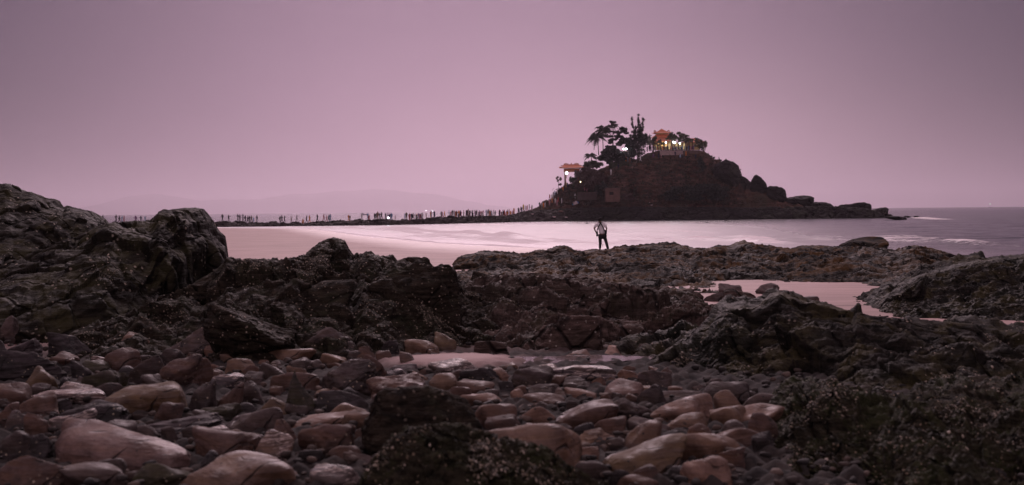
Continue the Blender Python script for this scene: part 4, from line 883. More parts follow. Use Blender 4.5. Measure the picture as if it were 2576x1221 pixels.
# terrace walls, ruin, tent
def block(x0, y0, x1, y1, D, dep, name, label, cat, mt, extra=None):
    a, b2 = q(x0, y1, D), q(x1, y0, D); o = empty(name, ((a.x + b2.x) / 2, D, a.z)); tag(o, label, cat); w_, h_ = b2.x - a.x, b2.z - a.z
    mb = MB(); mb.box((0, 0, h_ / 2), (w_, dep, h_)); mb.build('wall', mt, o); mb = MB(); mb.box((0, 0, h_ + .06), (w_ + .3, dep + .3, .14)); mb.build('coping', M['stonew'], o)
    if extra: extra(o, w_, h_, dep)
def ruin(o, w_, h_, dep):
    mb = MB(); mb.box((-.1 * w_, -dep / 2 - .01, h_ * .62), (w_ * .28, .12, h_ * .22)); mb.build('window', flat('dark_opening', (.01, .008, .008), .9), o)
block(2421, 754, 2478, 808, 384, 4, 'ruined_bunker', 'square ruined masonry bunker at the foot of the island slope', 'ruin', flat('ruin_masonry', (.13, .075, .062), .9, .5, 1.2), ruin)
block(2640, 604, 2730, 622, 399, 2, 'terrace_wall', 'pale low terrace wall below the temple', 'wall', flat('pale_terrace', (.34, .25, .24), .9, .4, 1))
block(2735, 604, 2792, 632, 400, 2, 'retaining_wall', 'dark retaining wall at the right end of the temple terrace', 'wall', M['stonew'])
block(2310, 772, 2385, 800, 386, 3, 'retaining_wall', 'low dark masonry wall left of the ruined bunker', 'wall', flat('dark_masonry', (.06, .045, .042), .9, .5, 1.2))
p = hitpx(2302 / 1.59, 818 / 1.59) or q(2302, 818, 384); tent = empty('tent', p); tag(tent, 'blue and white beach tent pitched at the foot of the island', 'tent')
def dome(rx, ry, rz, t0, t1, mt, name):
    mb = MB(); n_, k_ = 14, 6; vs = []
    for i in range(k_ + 1):
        a = math.pi * (t0 + (t1 - t0) * i / k_)
        for j in range(n_ + 1):
            b2 = math.pi * j / n_; vs.append((rx * math.cos(a), ry * math.cos(b2) * math.sin(a), rz * math.sin(a) * math.sin(b2)))
    mb.add(vs, [(i * (n_ + 1) + j, i * (n_ + 1) + j + 1, (i + 1) * (n_ + 1) + j + 1, (i + 1) * (n_ + 1) + j) for i in range(k_) for j in range(n_)]); o = mb.build(name, mt, tent, True); o.rotation_euler = (0, -.35, .2)
dome(1.25, .95, .95, .0, .34, flat('blue_canvas', (.05, .16, .42)), 'end_panel'); dome(1.25, .95, .95, .34, .72, flat('white_canvas', (.62, .50, .52)), 'middle_panel'); dome(1.25, .95, .95, .72, 1.0, flat('blue_canvas_left', (.07, .24, .42)), 'end_panel')
for i, (x_, y_, w_) in enumerate([(2216, 870, 15), (2264, 871, 12), (2606, 822, 12), (2597, 812, 7), (2130, 858, 10), (2243, 848, 20)]):
    p = hitpx(x_ / 1.59, y_ / 1.59) or q(x_, y_, 385); V, Fc = rock_shape(3, 500 + i, 8, 7, .1); V = V * [w_ * .037, w_ * .03, w_ * .012]
    o = link('pale_stone', raw_mesh('pale_stone', V, Fc), flat('bleached_stone%d' % i, (.55, .42, .42) if i < 5 else (.35, .22, .2))); o.location = p + Vector((0, -.3, .1)); tag(o, ['flat pale stone low on the island shore, left of two', 'flat pale stone low on the island shore, right of two', 'larger white rock below the brown slope', 'smaller white rock above the larger one', 'pale stone at the head of the causeway', 'pinkish flat rock on the island shore'][i], 'rock')

# ------------------------------------------------------------------ trees and shrubs
M['leaf'] = flat('dark_foliage', (.022, .028, .024), .7, .4, 2); M['leaf2'] = flat('olive_foliage', (.045, .055, .032), .7, .4, 2)
M['leaf3'] = flat('lit_leaves', (.10, .105, .07), .6, .5, 2); M['leafb'] = flat('brown_twigs', (.075, .050, .045), .8, .4, 2); M['bark'] = flat('grey_bark', (.06, .045, .04), .9, .4, 3); M['palm'] = flat('palm_frond', (.03, .036, .026), .6, .4, 2)  # leaf3 is a paler leaf colour with the lamplight painted in
def leaves(mb, c, rad, n, size, rg, flatten=1.0, thin=.5):
    for _ in range(n):
        d = Vector((rg.gauss(0, 1), rg.gauss(0, 1), rg.gauss(0, 1))).normalized() * (rg.random() ** .45); p = Vector(c) + Vector((d.x * rad[0], d.y * rad[1], d.z * rad[2]))
        a = Vector((rg.gauss(0, 1), rg.gauss(0, 1), rg.gauss(0, flatten))).normalized(); b2 = a.orthogonal().normalized(); b2 = (b2 * math.cos(1.1) + a.cross(b2) * math.sin(rg.uniform(-3, 3))).normalized(); s = size * rg.uniform(.6, 1.3)
        mb.add([p - a * s, p + b2 * s * thin, p + a * s, p - b2 * s * thin], [(0, 1, 2, 3)])
def tree(name, base, clumps, trunk, mt, label, cat='tree', size=.46, dens=22, seed=1, group=None, stems=True, thin=.5):
    """base = foot in the print; clumps = (x, y, rx, ry) boxes of foliage; trunk = polylines of (x, y, radius px)"""
    rg = random.Random(seed); D = base[2]; b0 = q(base[0], base[1], D); o = empty(name, b0); tag(o, label, cat, group); g_ = D / 5120
    L = lambda x, y, dy=0: tuple((q(x, y, D) - b0) + Vector((0, dy, 0)))
    mb = MB()
    for tr in trunk: mb.tube([L(x, y) for x, y, r_ in tr], [r_ * g_ for x, y, r_ in tr], 5)
    for (x, y, rx, ry) in clumps:
        if stems: mb.tube([L(trunk[0][-1][0], trunk[0][-1][1]), L((x + trunk[0][-1][0]) / 2, (y + trunk[0][-1][1]) / 2 + 2, rg.uniform(-.6, .6)), L(x, y)], [.09, .07, .03], 4)
    mb.build('trunk', M['bark'], o)
    mb = MB()
    for (x, y, rx, ry) in clumps:
        n = int(dens * rx * ry / 14) + 14; n = min(n, 900)
        for _ in range(max(3, int(rx * ry / 16))):
            sx_, sy_ = rg.uniform(-.75, .75) * rx, rg.uniform(-.75, .75) * ry; k = min(n, max(10, int(dens * 1.5)))
            leaves(mb, L(x + sx_, y + sy_, rg.uniform(-.8, .8) * min(rx, 18) * g_), (rx * .42 * g_, rx * .42 * g_, ry * .40 * g_), k, size, rg, 1.0, thin)
    mb.build('crown', mt, o); return o
def palm(x, y0, y1, D, xt, R_, n, seed, label):
    rg = random.Random(seed); b0 = q(x, y0, D); g_ = D / 5120; o = empty('palm_tree', b0); tag(o, label, 'palm tree', 'tall palms on the island')
    top = q(xt, y1, D) - b0; mb = MB(); mb.tube([(0, 0, 0), tuple(top * .5 + Vector((.1, 0, 0))), tuple(top)], [2.0 * g_, 1.5 * g_, 1.2 * g_], 6); mb.build('trunk', M['bark'], o); mb = MB()
    for k in range(n):
        a = 2 * math.pi * k / n + rg.uniform(-.2, .2); up = rg.uniform(-.5, 1.1) if k % 2 else rg.uniform(.3, 1.4); Rk = R_ * g_ * rg.uniform(.8, 1.1); pr = None
        dirv = Vector((math.cos(a), math.sin(a) * .8, 0)); K = 9; pts = [top + dirv * Rk * (i / K) * (1 - .12 * abs(up)) + Vector((0, 0, Rk * (up * (i / K) - (.75 + .3 * up) * (i / K) ** 2.1))) for i in range(K + 1)]
        mb.tube(pts, [.09] * K + [.03], 3)
        for i in range(1, K + 1):
            d = (pts[i] - pts[i - 1]).normalized(); sd_ = d.cross(Vector((0, 0, 1))).normalized(); ln = Rk * .34 * math.sin(math.pi * min(.97, i / K + .08)) + .12
            for s in (-1, 1):
                for h2 in (0, .5):
                    bp = pts[i - 1].lerp(pts[i], h2); tip = bp + sd_ * s * ln * .75 + d * ln * .5 - Vector((0, 0, ln * .55)); mb.add([bp, bp + d * .36, tip], [(0, 1, 2)])
    mb.build('crown', M['palm'], o)
palm(2395, 622, 549, 404, 2388, 54, 19, 1, 'shorter leaning palm at the left end of the summit grove')
palm(2413, 622, 522, 405, 2408, 42, 19, 2, 'taller palm right beside the shorter one, fronds raised')
mb = MB(); 
palm(2366, 652, 625, 401, 2364, 34, 13, 3, 'low drooping palm below the two tall ones')
tree('pagoda_tree', (2452, 640, 406), [(2448, 489, 17, 6), (2450, 500, 19, 5), (2455, 508, 16, 4), (2438, 518, 18, 4), (2432, 528, 20, 4), (2462, 532, 16, 6), (2480, 528, 14, 7), (2494, 520, 15, 10), (2506, 532, 9, 5), (2470, 545, 20, 8), (2436, 545, 18, 6), (2458, 558, 16, 6), (2440, 568, 14, 7)],
     [[(2452, 640, 3), (2452, 580, 2.4), (2452, 530, 1.6), (2450, 488, .8)]], M['leaf'], 'tall tree with flat layered branches right of the palms', size=.40, dens=20, seed=3, group='summit trees')
cl = []; rg_ = random.Random(8)
for x_, yt, yb_ in ((2529, 468, 570), (2556, 462, 560), (2573, 474, 560), (2540, 492, 560), (2564, 500, 560), (2586, 530, 575), (2520, 540, 600)):
    for k in range(15):
        f = k / 14
        if f < .55 and rg_.random() < .35: continue
        cl.append((x_ + rg_.uniform(-3, 3) + (2552 - x_) * f * .35, yt + (yb_ - yt) * f, 1.2 + 8.5 * f, 7 + 3 * f))
cl += [(2550, 575, 34, 16), (2552, 595, 36, 16), (2548, 615, 32, 14), (2575, 560, 26, 16), (2590, 548, 14, 12), (2525, 600, 20, 18)]
tree('casuarina_tree', (2552, 655, 403), cl, [[(2552, 655, 3.5), (2552, 600, 3), (2554, 520, 1.6), (2556, 464, .4)], [(2552, 600, 2.2), (2538, 530, 1.3), (2528, 470, .4)], [(2552, 590, 2), (2568, 520, 1.2), (2574, 474, .4)]], M['leaf'], 'tallest feathery dark tree left of the temple', size=.5, dens=12, seed=9, stems=False, thin=.16)
tree('broadleaf_tree', (2512, 640, 402), [(2500, 566, 22, 12), (2515, 562, 20, 9), (2520, 580, 20, 12), (2528, 610, 16, 20), (2478, 575, 14, 10), (2490, 556, 10, 6)], [[(2512, 640, 3), (2508, 600, 2.2), (2506, 575, 1.4)]], M['leaf'], 'dark rounded tree above the two white lamps', seed=12, group='summit trees')
tree('broadleaf_tree', (2450, 668, 401), [(2440, 600, 24, 16), (2462, 596, 18, 14), (2425, 618, 22, 14), (2450, 625, 26, 18), (2470, 625, 16, 14), (2480, 640, 22, 14), (2435, 645, 22, 12), (2405, 632, 16, 10)], [[(2450, 668, 3), (2450, 640, 2.4), (2448, 610, 1.6)]], M['leaf'], 'broad dark tree below the layered one', seed=13, group='summit trees')
tree('broadleaf_tree', (2495, 662, 400), [(2485, 620, 22, 14), (2505, 632, 22, 12), (2520, 645, 20, 9), (2470, 648, 18, 9)], [[(2495, 662, 2.5), (2495, 640, 1.8)]], M['leaf'], 'low dark tree under the two white lamps', seed=15, group='summit trees')
tree('broadleaf_tree', (2470, 690, 399), [(2462, 662, 24, 12), (2480, 680, 16, 9), (2445, 678, 18, 10), (2500, 655, 22, 8)], [[(2470, 690, 2.5), (2470, 670, 1.8)]], M['leaf2'], 'low dark tree spreading over the head of the path', seed=14, group='summit trees')
LT = [((2612, 612), [(2604, 560, 12, 9), (2622, 556, 13, 10), (2612, 572, 12, 8), (2596, 575, 9, 8)], 'small leafy tree against the left wall of the temple'),
      ((2640, 612), [(2638, 566, 11, 7), (2650, 574, 8, 8), (2630, 578, 8, 6)], 'thin crooked tree before the temple doors'),
      ((2690, 612), [(2684, 540, 15, 9), (2676, 552, 12, 9), (2698, 548, 14, 10), (2688, 560, 13, 8)], 'frangipani tree right of the temple roof'),
      ((2724, 612), [(2722, 538, 16, 9), (2712, 550, 13, 10), (2736, 546, 14, 10), (2726, 560, 14, 9)], 'lit frangipani tree over the brightest floodlight'),
      ((2752, 612), [(2748, 552, 15, 10), (2762, 560, 12, 10), (2745, 566, 12, 8)], 'leafy tree in front of the side hall roof'),
      ((2800, 612), [(2796, 562, 16, 10), (2808, 572, 13, 10), (2790, 578, 14, 9), (2804, 586, 12, 8)], 'round leafy tree right of the side hall'),
      ((2816, 612), [(2818, 578, 11, 12), (2823, 568, 6, 7), (2812, 590, 9, 7)], 'outermost leafy tree at the right edge of the summit')]
for i, (b0, c_, lab) in enumerate(LT):
    tr = [[(b0[0], b0[1], 1.6), (b0[0] - 1, b0[1] - 22, 1.2), (c_[0][0], c_[0][1] + 12, .8)], [(b0[0] + 1, b0[1], 1.2), (b0[0] + 7, b0[1] - 20, .9), (c_[-1][0] + 8, c_[-1][1], .5)], [(b0[0] - 1, b0[1], 1.2), (b0[0] - 8, b0[1] - 18, .9), (c_[0][0] - 8, c_[0][1] + 8, .5)]]
    tree('frangipani_tree', (b0[0], b0[1], 400 + i % 3 * .8), c_, tr, M['leaf3'], lab, size=.32, dens=20, seed=30 + i, group='leafy trees in front of the temple')
SHR = [((2330, 760), [(2318, 700, 22, 20), (2345, 690, 26, 22), (2375, 700, 30, 24), (2400, 715, 26, 26), (2340, 728, 30, 20), (2375, 740, 34, 18), (2310, 735, 14, 16)], 'leafb', 'large brownish bush filling the slope right of the gate', 391),
       ((2345, 690), [(2350, 660, 20, 14), (2372, 655, 22, 14), (2395, 662, 20, 12), (2335, 672, 12, 8)], 'leaf2', 'bushy scrub below the low palm', 396),
       ((2400, 780), [(2400, 750, 18, 14), (2415, 740, 14, 14), (2392, 770, 16, 12)], 'leaf', 'dark bush left of the ruined bunker', 386),
       ((2805, 688), [(2802, 648, 13, 14), (2806, 664, 14, 12), (2812, 676, 13, 8)], 'leaf', 'dark square bush on the upper right slope', 394),
       ((2516, 800), [(2508, 786, 16, 11), (2526, 792, 14, 9)], 'leafb', 'twiggy bush right of the ruined bunker', 383),
       ((2690, 800), [(2680, 775, 30, 14), (2712, 762, 30, 16), (2690, 792, 32, 10)], 'leaf', 'dark scrub at the foot of the brown slope, left part', 386),
       ((2790, 800), [(2765, 765, 34, 20), (2800, 758, 34, 22), (2780, 790, 40, 12)], 'leaf', 'dark scrub at the foot of the brown slope, middle part', 386),
       ((2880, 800), [(2850, 760, 32, 24), (2885, 770, 30, 22), (2870, 792, 36, 10)], 'leaf', 'dark scrub at the foot of the brown slope, right part', 386),
       ((2850, 640), [(2846, 628, 4, 4), (2856, 634, 6, 5), (2868, 640, 7, 5), (2880, 644, 5, 5)], 'leaf', 'small spiky bushes on the skyline right of the summit', 401),
       ((2235, 758), [(2228, 712, 5, 5), (2236, 722, 6, 6), (2245, 716, 4, 6), (2240, 736, 6, 5)], 'leafb', 'thin bare shrub left of the gate pavilion', 391),
       ((2290, 745), [(2285, 715, 8, 12), (2300, 722, 10, 12), (2296, 738, 8, 6)], 'leaf2', 'lit shrub seen inside the gate pavilion', 393)]
for i, (b0, c_, mk, lab, D) in enumerate(SHR):
    tree('shrub', (b0[0], b0[1], D), c_, [[(b0[0], b0[1], 1.2), (b0[0], b0[1] - 8, .8), ((b0[0] + c_[0][0]) / 2, c_[0][1] + 8, .6)]], M[mk], lab, 'bush', .36, 16, 60 + i)

# low scrub covering the slopes: nobody could count it
def scrub():
    mb = MB(); rg = random.Random(3)
    for _ in range(1100):
        X, Y = rg.uniform(1400, 1860), rg.uniform(395, 520); h_ = hitpx(X, Y)
        if h_ is None or rg.random() > .25 + .9 * (Y - 395) / 125 + .35 * (X > 1650): continue
        r_ = rg.uniform(.5, 1.7) * (1 + .5 * (X > 1650 and Y > 450)); leaves(mb, h_ + Vector((0, 0, r_ * .3)), (r_, r_, r_ * .6), 12, .34, rg)
    tag(mb.build('scrub', flat('dry_scrub', (.034, .033, .023), .8, .6, .4)), 'low dry scrub covering the island slope', 'scrub', kind='stuff')
scrub()
# ------------------------------------------------------------------ fishing boat, far ship, far lights
def boat(name, x, y, D, Lpx, label, col_):
    s = Lpx * D / 5120; p = at(x / 1.59006, y / 1.59006, D); o = empty(name, (p.x, D, 0)); tag(o, label, 'boat'); L_ = s
    mb = MB(); n_ = 12; vs = []
    for i in range(n_ + 1):
        t_ = i / n_; x_ = (t_ - .5) * L_; sheer = L_ * (.10 + .15 * max(0, t_ - .55) ** 1.5 * 4 + .03 * (1 - t_) ** 4); w_ = L_ * .13 * math.sin(math.pi * min(1, .18 + t_ * .82)) ** .6 + .02
        vs += [(x_, -w_, sheer), (x_ * .94, -w_ * .6, -.2), (x_ * .94, w_ * .6, -.2), (x_, w_, sheer)]
    fs = [(i * 4 + j, (i + 1) * 4 + j, (i + 1) * 4 + j + 1, i * 4 + j + 1) for i in range(n_) for j in range(3)] + [(i * 4 + 3, (i + 1) * 4 + 3, (i + 1) * 4, i * 4) for i in range(n_)]
    mb.add(vs, fs); mb.build('hull', col_, o); mb = MB(); mb.box((-.27 * L_, 0, L_ * .17), (L_ * .28, L_ * .14, L_ * .16)); mb.box((-.30 * L_, 0, L_ * .27), (L_ * .16, L_ * .11, L_ * .05)); mb.build('cabin', flat(name + '_cabin', (.20, .19, .26)), o)
    mb = MB(); mb.tube([(-.36 * L_, 0, L_ * .25), (-.36 * L_, 0, L_ * .40)], L_ * .008); mb.tube([(.46 * L_, 0, L_ * .2), (.47 * L_, 0, L_ * .34)], L_ * .008); mb.build('mast', M['wood'], o); return o
boat('fishing_boat', 1459, 845, 1500, 30, 'grey fishing boat with cabin and raised bow beyond the causeway', flat('boat_hull', (.12, .115, .17)))
boat('fishing_boat', 3961, 822, 5200, 10, 'tiny dark boat on the horizon at the right', flat('ship_hull', (.05, .03, .05)))
bulb(3961.5, 816.5, 5195, 1.2, 'tiny white light on the boat at the right horizon', power=1)
for x_, y_, lab in ((1730, 843.5, 'brighter coast light on the horizon above the causeway'), (1704.5, 843, 'fainter coast light left of the brighter one on the horizon')): bulb(x_, y_, 6000, 2.0 if x_ > 1720 else 1.3, lab, power=1)
bulb(1553, 872, 300, .20, 'blue-white torch held among the group on the causeway', power=12)

# ------------------------------------------------------------------ people
def skin_mesh(pts, edges, rad, root=0, sub=1, name='body'):
    me = bpy.data.meshes.new('sk'); me.from_pydata(pts, edges, []); o = bpy.data.objects.new('sk', me); COL.objects.link(o)
    sk = o.modifiers.new('s', 'SKIN'); sk.use_smooth_shade = True; lay = me.skin_vertices[0].data if me.skin_vertices else None
    if lay is None: me.skin_vertices.new(); lay = me.skin_vertices[0].data
    for i, r_ in enumerate(rad): lay[i].radius = r_ if isinstance(r_, tuple) else (r_, r_); lay[i].use_root = (i == root)
    if sub: ss = o.modifiers.new('b', 'SUBSURF'); ss.levels = sub; ss.render_levels = sub
    dg = bpy.context.evaluated_depsgraph_get(); me2 = bpy.data.meshes.new_from_object(o.evaluated_get(dg)); me2.name = name; bpy.data.objects.remove(o); bpy.data.meshes.remove(me)
    for p_ in me2.polygons: p_.use_smooth = True
    return me2
def figure(kind):
    J = {'hip': (0, 0, .92), 'wst': (0, 0, 1.08), 'ch': (0, 0, 1.32), 'nk': (0, 0, 1.48), 'hd': (0, -.01, 1.58), 'ht': (0, 0, 1.68)}
    arms = {'stand': ((-.24, 0, 1.16), (-.22, -.08, .92), (.24, 0, 1.16), (.22, -.08, .92)), 'walk': ((-.20, .18, 1.17), (-.18, .10, .95), (.20, -.16, 1.17), (.18, -.30, 1.02)), 'stride': ((-.21, -.14, 1.16), (-.19, -.30, .98), (.21, .16, 1.17), (.19, .24, .95)),
            'reach': ((-.21, .02, 1.16), (-.2, -.05, .92), (.22, -.22, 1.32), (.20, -.46, 1.30)), 'photo': ((-.24, -.14, 1.26), (-.08, -.26, 1.50), (.24, -.14, 1.26), (.08, -.26, 1.50)), 'crouch': ((-.24, -.18, .78), (-.1, -.34, .68), (.24, -.18, .78), (.1, -.34, .68)),
            'carry': ((-.24, -.05, 1.45), (-.22, -.05, 1.75), (.24, -.05, 1.45), (.22, -.05, 1.75))}[kind]
    legs = {'stand': ((-.11, 0, .48), (-.13, .01, .06), (-.13, -.12, .02), (.11, 0, .48), (.13, .01, .06), (.13, -.12, .02)), 'walk': ((-.10, -.14, .50), (-.11, -.26, .08), (-.11, -.38, .05), (.10, .04, .49), (.11, .30, .12), (.11, .22, .02)),
            'stride': ((-.10, .06, .49), (-.11, .36, .14), (-.11, .30, .02), (.10, -.18, .50), (.11, -.34, .08), (.11, -.46, .05))}
    lg = legs.get({'reach': 'walk', 'photo': 'stand', 'carry': 'stride'}.get(kind, kind), legs['stand'])
    if kind == 'crouch':
        for k in J: J[k] = (J[k][0], J[k][1] - .0 - .10 * (J[k][2] > 1), J[k][2] - .50)
        J['hip'] = (0, .10, .38); lg = ((-.14, -.26, .50), (-.13, -.06, .06), (-.13, -.18, .03), (.14, -.26, .50), (.13, -.06, .06), (.13, -.18, .03))
    if kind in ('walk', 'stride'): 
        for k in ('ch', 'nk', 'hd', 'ht'): J[k] = (0, J[k][1] - .05, J[k][2])
    sh = J['ch'][2] + .08; sy = J['ch'][1]
    pts = [J['hip'], J['wst'], J['ch'], J['nk'], J['hd'], J['ht'], (-.17, sy, sh), arms[0], arms[1], (.17, sy, sh), arms[2], arms[3], (-.10, J['hip'][1], J['hip'][2] - .06), lg[0], lg[1], lg[2], (.10, J['hip'][1], J['hip'][2] - .06), lg[3], lg[4], lg[5]]
    ed = [(0, 1), (1, 2), (2, 3), (3, 4), (4, 5), (2, 6), (6, 7), (7, 8), (2, 9), (9, 10), (10, 11), (0, 12), (12, 13), (13, 14), (14, 15), (0, 16), (16, 17), (17, 18), (18, 19)]
    rad = [(.15, .11), (.13, .10), (.16, .11), .055, .095, .07, .06, .045, .033, .06, .045, .033, .095, .065, .045, .04, .095, .065, .045, .04]
    rad = [tuple(v_ * 1.22 for v_ in r_) if isinstance(r_, tuple) else r_ * 1.3 for r_ in rad]; me = skin_mesh(pts, ed, rad, 0, 1, 'person_' + kind); hipz = J['hip'][2]; nkz = J['nk'][2]
    hands = [Vector(arms[1]), Vector(arms[3])]; els = [Vector(arms[0]), Vector(arms[2])]
    for p_ in me.polygons:
        c = p_.center; mi = 0
        if c.z > nkz + .0 and math.hypot(c.x, c.y - J['hd'][1]) < .13: mi = 3 if (c.z > J['hd'][2] + .02 or c.y > J['hd'][1] + .0) else 2
        elif min((c - h_).length for h_ in hands) < .13: mi = 2
        elif c.z < hipz - .0 and abs(c.x) < .22 and min(abs(c.x), .3) < .2 and not min((c - e_).length for e_ in els) < .12: mi = 1
        p_.material_index = mi
    return me
PC = {'black': (.012, .012, .015), 'dark': (.03, .025, .03), 'navy': (.015, .02, .05), 'white': (.62, .58, .60), 'pink': (.48, .22, .25), 'red': (.34, .05, .05), 'orange': (.62, .20, .03), 'blue': (.10, .19, .34), 'teal': (.04, .12, .13), 'grey': (.16, .15, .17),
      'purple': (.17, .09, .19), 'brown': (.13, .06, .04), 'olive': (.06, .06, .03), 'yellow': (.55, .38, .08), 'lightblue': (.32, .42, .55)}
PM = {k: flat('cloth_' + k, v, .85, .25, 9) for k, v in PC.items()}; PM['skin'] = flat('skin', (.22, .11, .075), .6, .15, 9); PM['hair'] = flat('hair', (.012, .010, .010), .7, .2, 20)
PMesh = {k: figure(k) for k in ('stand', 'walk', 'stride', 'reach', 'photo', 'crouch', 'carry')}
for me in PMesh.values():
    me.materials.clear()
    for k in range(4): me.materials.append(None)
POSE = {'stand': 'standing', 'walk': 'walking', 'stride': 'striding', 'reach': 'walking with one arm held out', 'photo': 'holding up a phone', 'crouch': 'crouching', 'carry': 'raising both arms'}
plist = []
def skyline(X):
    Y = hor(X) - 14
    while Y < 580:
        h_ = hitpx(X, Y)
        if h_ is not None: return hitpx(X, Y + .8) or h_
        Y += .5
def person(x, shirt, pants='dark', pose='walk', hpx=None, y=None, D=None, face=0.0, where='causeway', zone='the causeway'):
    X = x / 1.59006
    if y is None:
        Dg = float(np.interp(X, [-300, 545, 1000, 1290, 1420], [296, 298, 306, 360, 384])); p = skyline(X) or at(X, hor(X), Dg)
    else:
        h_ = hitpx(X, y / 1.59006) if D is None else None
        p = h_ if h_ is not None else at(X, y / 1.59006, D or 392); 
    o = bpy.data.objects.new('person', PMesh[pose]); COL.objects.link(o)
    for k, mk in enumerate((shirt, pants, 'skin', 'hair')): o.material_slots[k].link = 'OBJECT'; o.material_slots[k].material = PM[mk]
    ht = 1.07 * (hpx or 28) * p.y / 5120; ht = min(1.85, max(1.3, ht)) if pose != 'crouch' else 1.7; s = ht / 1.72; o.scale = (s, s, s); o.location = p - Vector((0, 0, .04)); o.rotation_euler = (0, 0, face); plist.append((o, x, shirt, pants, pose, zone)); return o
E_, W_ = math.pi / 2, -math.pi / 2     # facing right / left along the causeway
rp = random.Random(77)
def row(items, zone):
    for it in items:
        x, sh_, pa_, po_ = it[:4]; person(x, sh_, pa_, po_, it[4] if len(it) > 4 else None, face=(E_ if rp.random() < .75 else W_) + rp.uniform(-.5, .5) if po_ in ('walk', 'stride', 'reach') else rp.uniform(-3, 3), zone=zone)
Z1 = 'the causeway between the cliff and the rock shelf'
row([(374, 'dark', 'dark', 'walk', 28), (411, 'black', 'dark', 'walk', 28), (464, 'black', 'black', 'walk', 30), (477, 'black', 'dark', 'stride', 28), (488, 'lightblue', 'black', 'walk', 28), (496, 'pink', 'dark', 'walk', 27), (543, 'purple', 'dark', 'stand', 28), (564, 'navy', 'dark', 'reach', 28), (581, 'lightblue', 'grey', 'walk', 26)], Z1)
Z2 = 'the causeway just right of the rock shelf'
row([(890, 'black', 'black', 'walk', 30), (915, 'dark', 'dark', 'reach', 29), (952, 'black', 'dark', 'walk', 31), (960, 'dark', 'dark', 'stand', 29), (972, 'grey', 'dark', 'photo', 32), (981, 'black', 'dark', 'walk', 28), (991, 'dark', 'dark', 'stride', 29), (998, 'black', 'dark', 'walk', 28), (1006, 'olive', 'dark', 'walk', 27), (1014, 'blue', 'dark', 'walk', 22), (1028, 'dark', 'black', 'walk', 27)], Z2)
Z3 = 'the left half of the causeway'
row([(1120, 'black', 'dark', 'walk', 28), (1128, 'dark', 'dark', 'walk', 29), (1138, 'black', 'dark', 'reach', 27), (1165, 'brown', 'brown', 'stand', 26), (1187, 'white', 'black', 'stride', 28), (1211, 'orange', 'brown', 'crouch', 20), (1226, 'grey', 'grey', 'walk', 33), (1239, 'orange', 'red', 'walk', 29), (1270, 'black', 'black', 'walk', 33), (1295, 'pink', 'dark', 'stride', 28), (1307, 'pink', 'dark', 'stride', 26), (1315, 'teal', 'dark', 'walk', 29), (1321, 'blue', 'teal', 'walk', 31)], Z3)
Z4 = 'the middle of the causeway below the fishing boat'
row([(1394, 'orange', 'dark', 'walk', 26), (1400, 'brown', 'dark', 'stand', 22), (1447, 'white', 'black', 'stand', 27), (1472, 'blue', 'dark', 'stride', 26), (1475, 'red', 'red', 'crouch', 14)], Z4)
Z5 = 'the causeway around the blue torch'
row([(1499, 'black', 'dark', 'stand', 26), (1505, 'olive', 'dark', 'walk', 25), (1511, 'brown', 'dark', 'stand', 30), (1519, 'dark', 'dark', 'walk', 26), (1527, 'black', 'dark', 'walk', 28), (1543, 'grey', 'dark', 'stand', 26), (1552, 'purple', 'dark', 'stand', 28), (1559, 'navy', 'grey', 'walk', 27), (1566, 'blue', 'dark', 'stand', 28), (1581, 'brown', 'red', 'stand', 20)], Z5)
Z6 = 'the causeway right of the blue torch'
row([(1619, 'blue', 'grey', 'stand', 24), (1626, 'olive', 'black', 'stand', 29), (1638, 'red', 'dark', 'stand', 25), (1647, 'navy', 'dark', 'stand', 26), (1660, 'white', 'grey', 'walk', 24), (1668, 'dark', 'dark', 'crouch'), (1675, 'purple', 'dark', 'stand', 25), (1680, 'red', 'dark', 'walk', 22), (1691, 'black', 'white', 'stand', 25), (1725, 'black', 'black', 'stand', 27), (1738, 'navy', 'dark', 'photo', 26), (1765, 'dark', 'dark', 'stand', 25), (1770, 'pink', 'dark', 'reach', 23)], Z6)
Z7 = 'the right half of the causeway'
row([(1796, 'lightblue', 'grey', 'stand', 22), (1803, 'pink', 'white', 'crouch'), (1809, 'dark', 'dark', 'stand', 24), (1816, 'white', 'grey', 'stand', 30), (1821, 'red', 'orange', 'stand', 22), (1827, 'brown', 'brown', 'stand', 26), (1836, 'orange', 'dark', 'stand', 28), (1855, 'brown', 'dark', 'stand', 24), (1865, 'dark', 'white', 'photo', 30), (1871, 'pink', 'grey', 'stand', 24), (1880, 'black', 'dark', 'stand', 24), (1888, 'dark', 'dark', 'stand', 24), (1900, 'purple', 'navy', 'stand', 32), (1904, 'white', 'navy', 'stand', 22), (1918, 'purple', 'dark', 'stand', 22), (1924, 'red', 'dark', 'stand', 20), (1932, 'pink', 'dark', 'walk', 22), (1945, 'lightblue', 'lightblue', 'stand', 26), (1956, 'white', 'red', 'photo', 25), (1961, 'red', 'dark', 'walk', 20), (1967, 'lightblue', 'dark', 'walk', 20), (1975, 'white', 'dark', 'reach', 23), (1981, 'dark', 'dark', 'walk', 22), (1998, 'purple', 'dark', 'crouch')], Z7)
Z8 = 'the causeway head near the island'
row([(2012, 'navy', 'dark', 'stand', 24), (2018, 'orange', 'orange', 'crouch'), (2026, 'dark', 'orange', 'walk', 22), (2030, 'orange', 'brown', 'crouch'), (2038, 'pink', 'dark', 'stand', 22), (2050, 'pink', 'dark', 'crouch'), (2056, 'orange', 'dark', 'stand', 24), (2073, 'dark', 'red', 'stand', 24), (2083, 'black', 'black', 'reach', 27), (2096, 'pink', 'brown', 'stand', 24), (2103, 'white', 'red', 'photo', 25), (2117, 'navy', 'blue', 'stand', 24), (2126, 'red', 'dark', 'crouch')], Z8)
extra = random.Random(21)
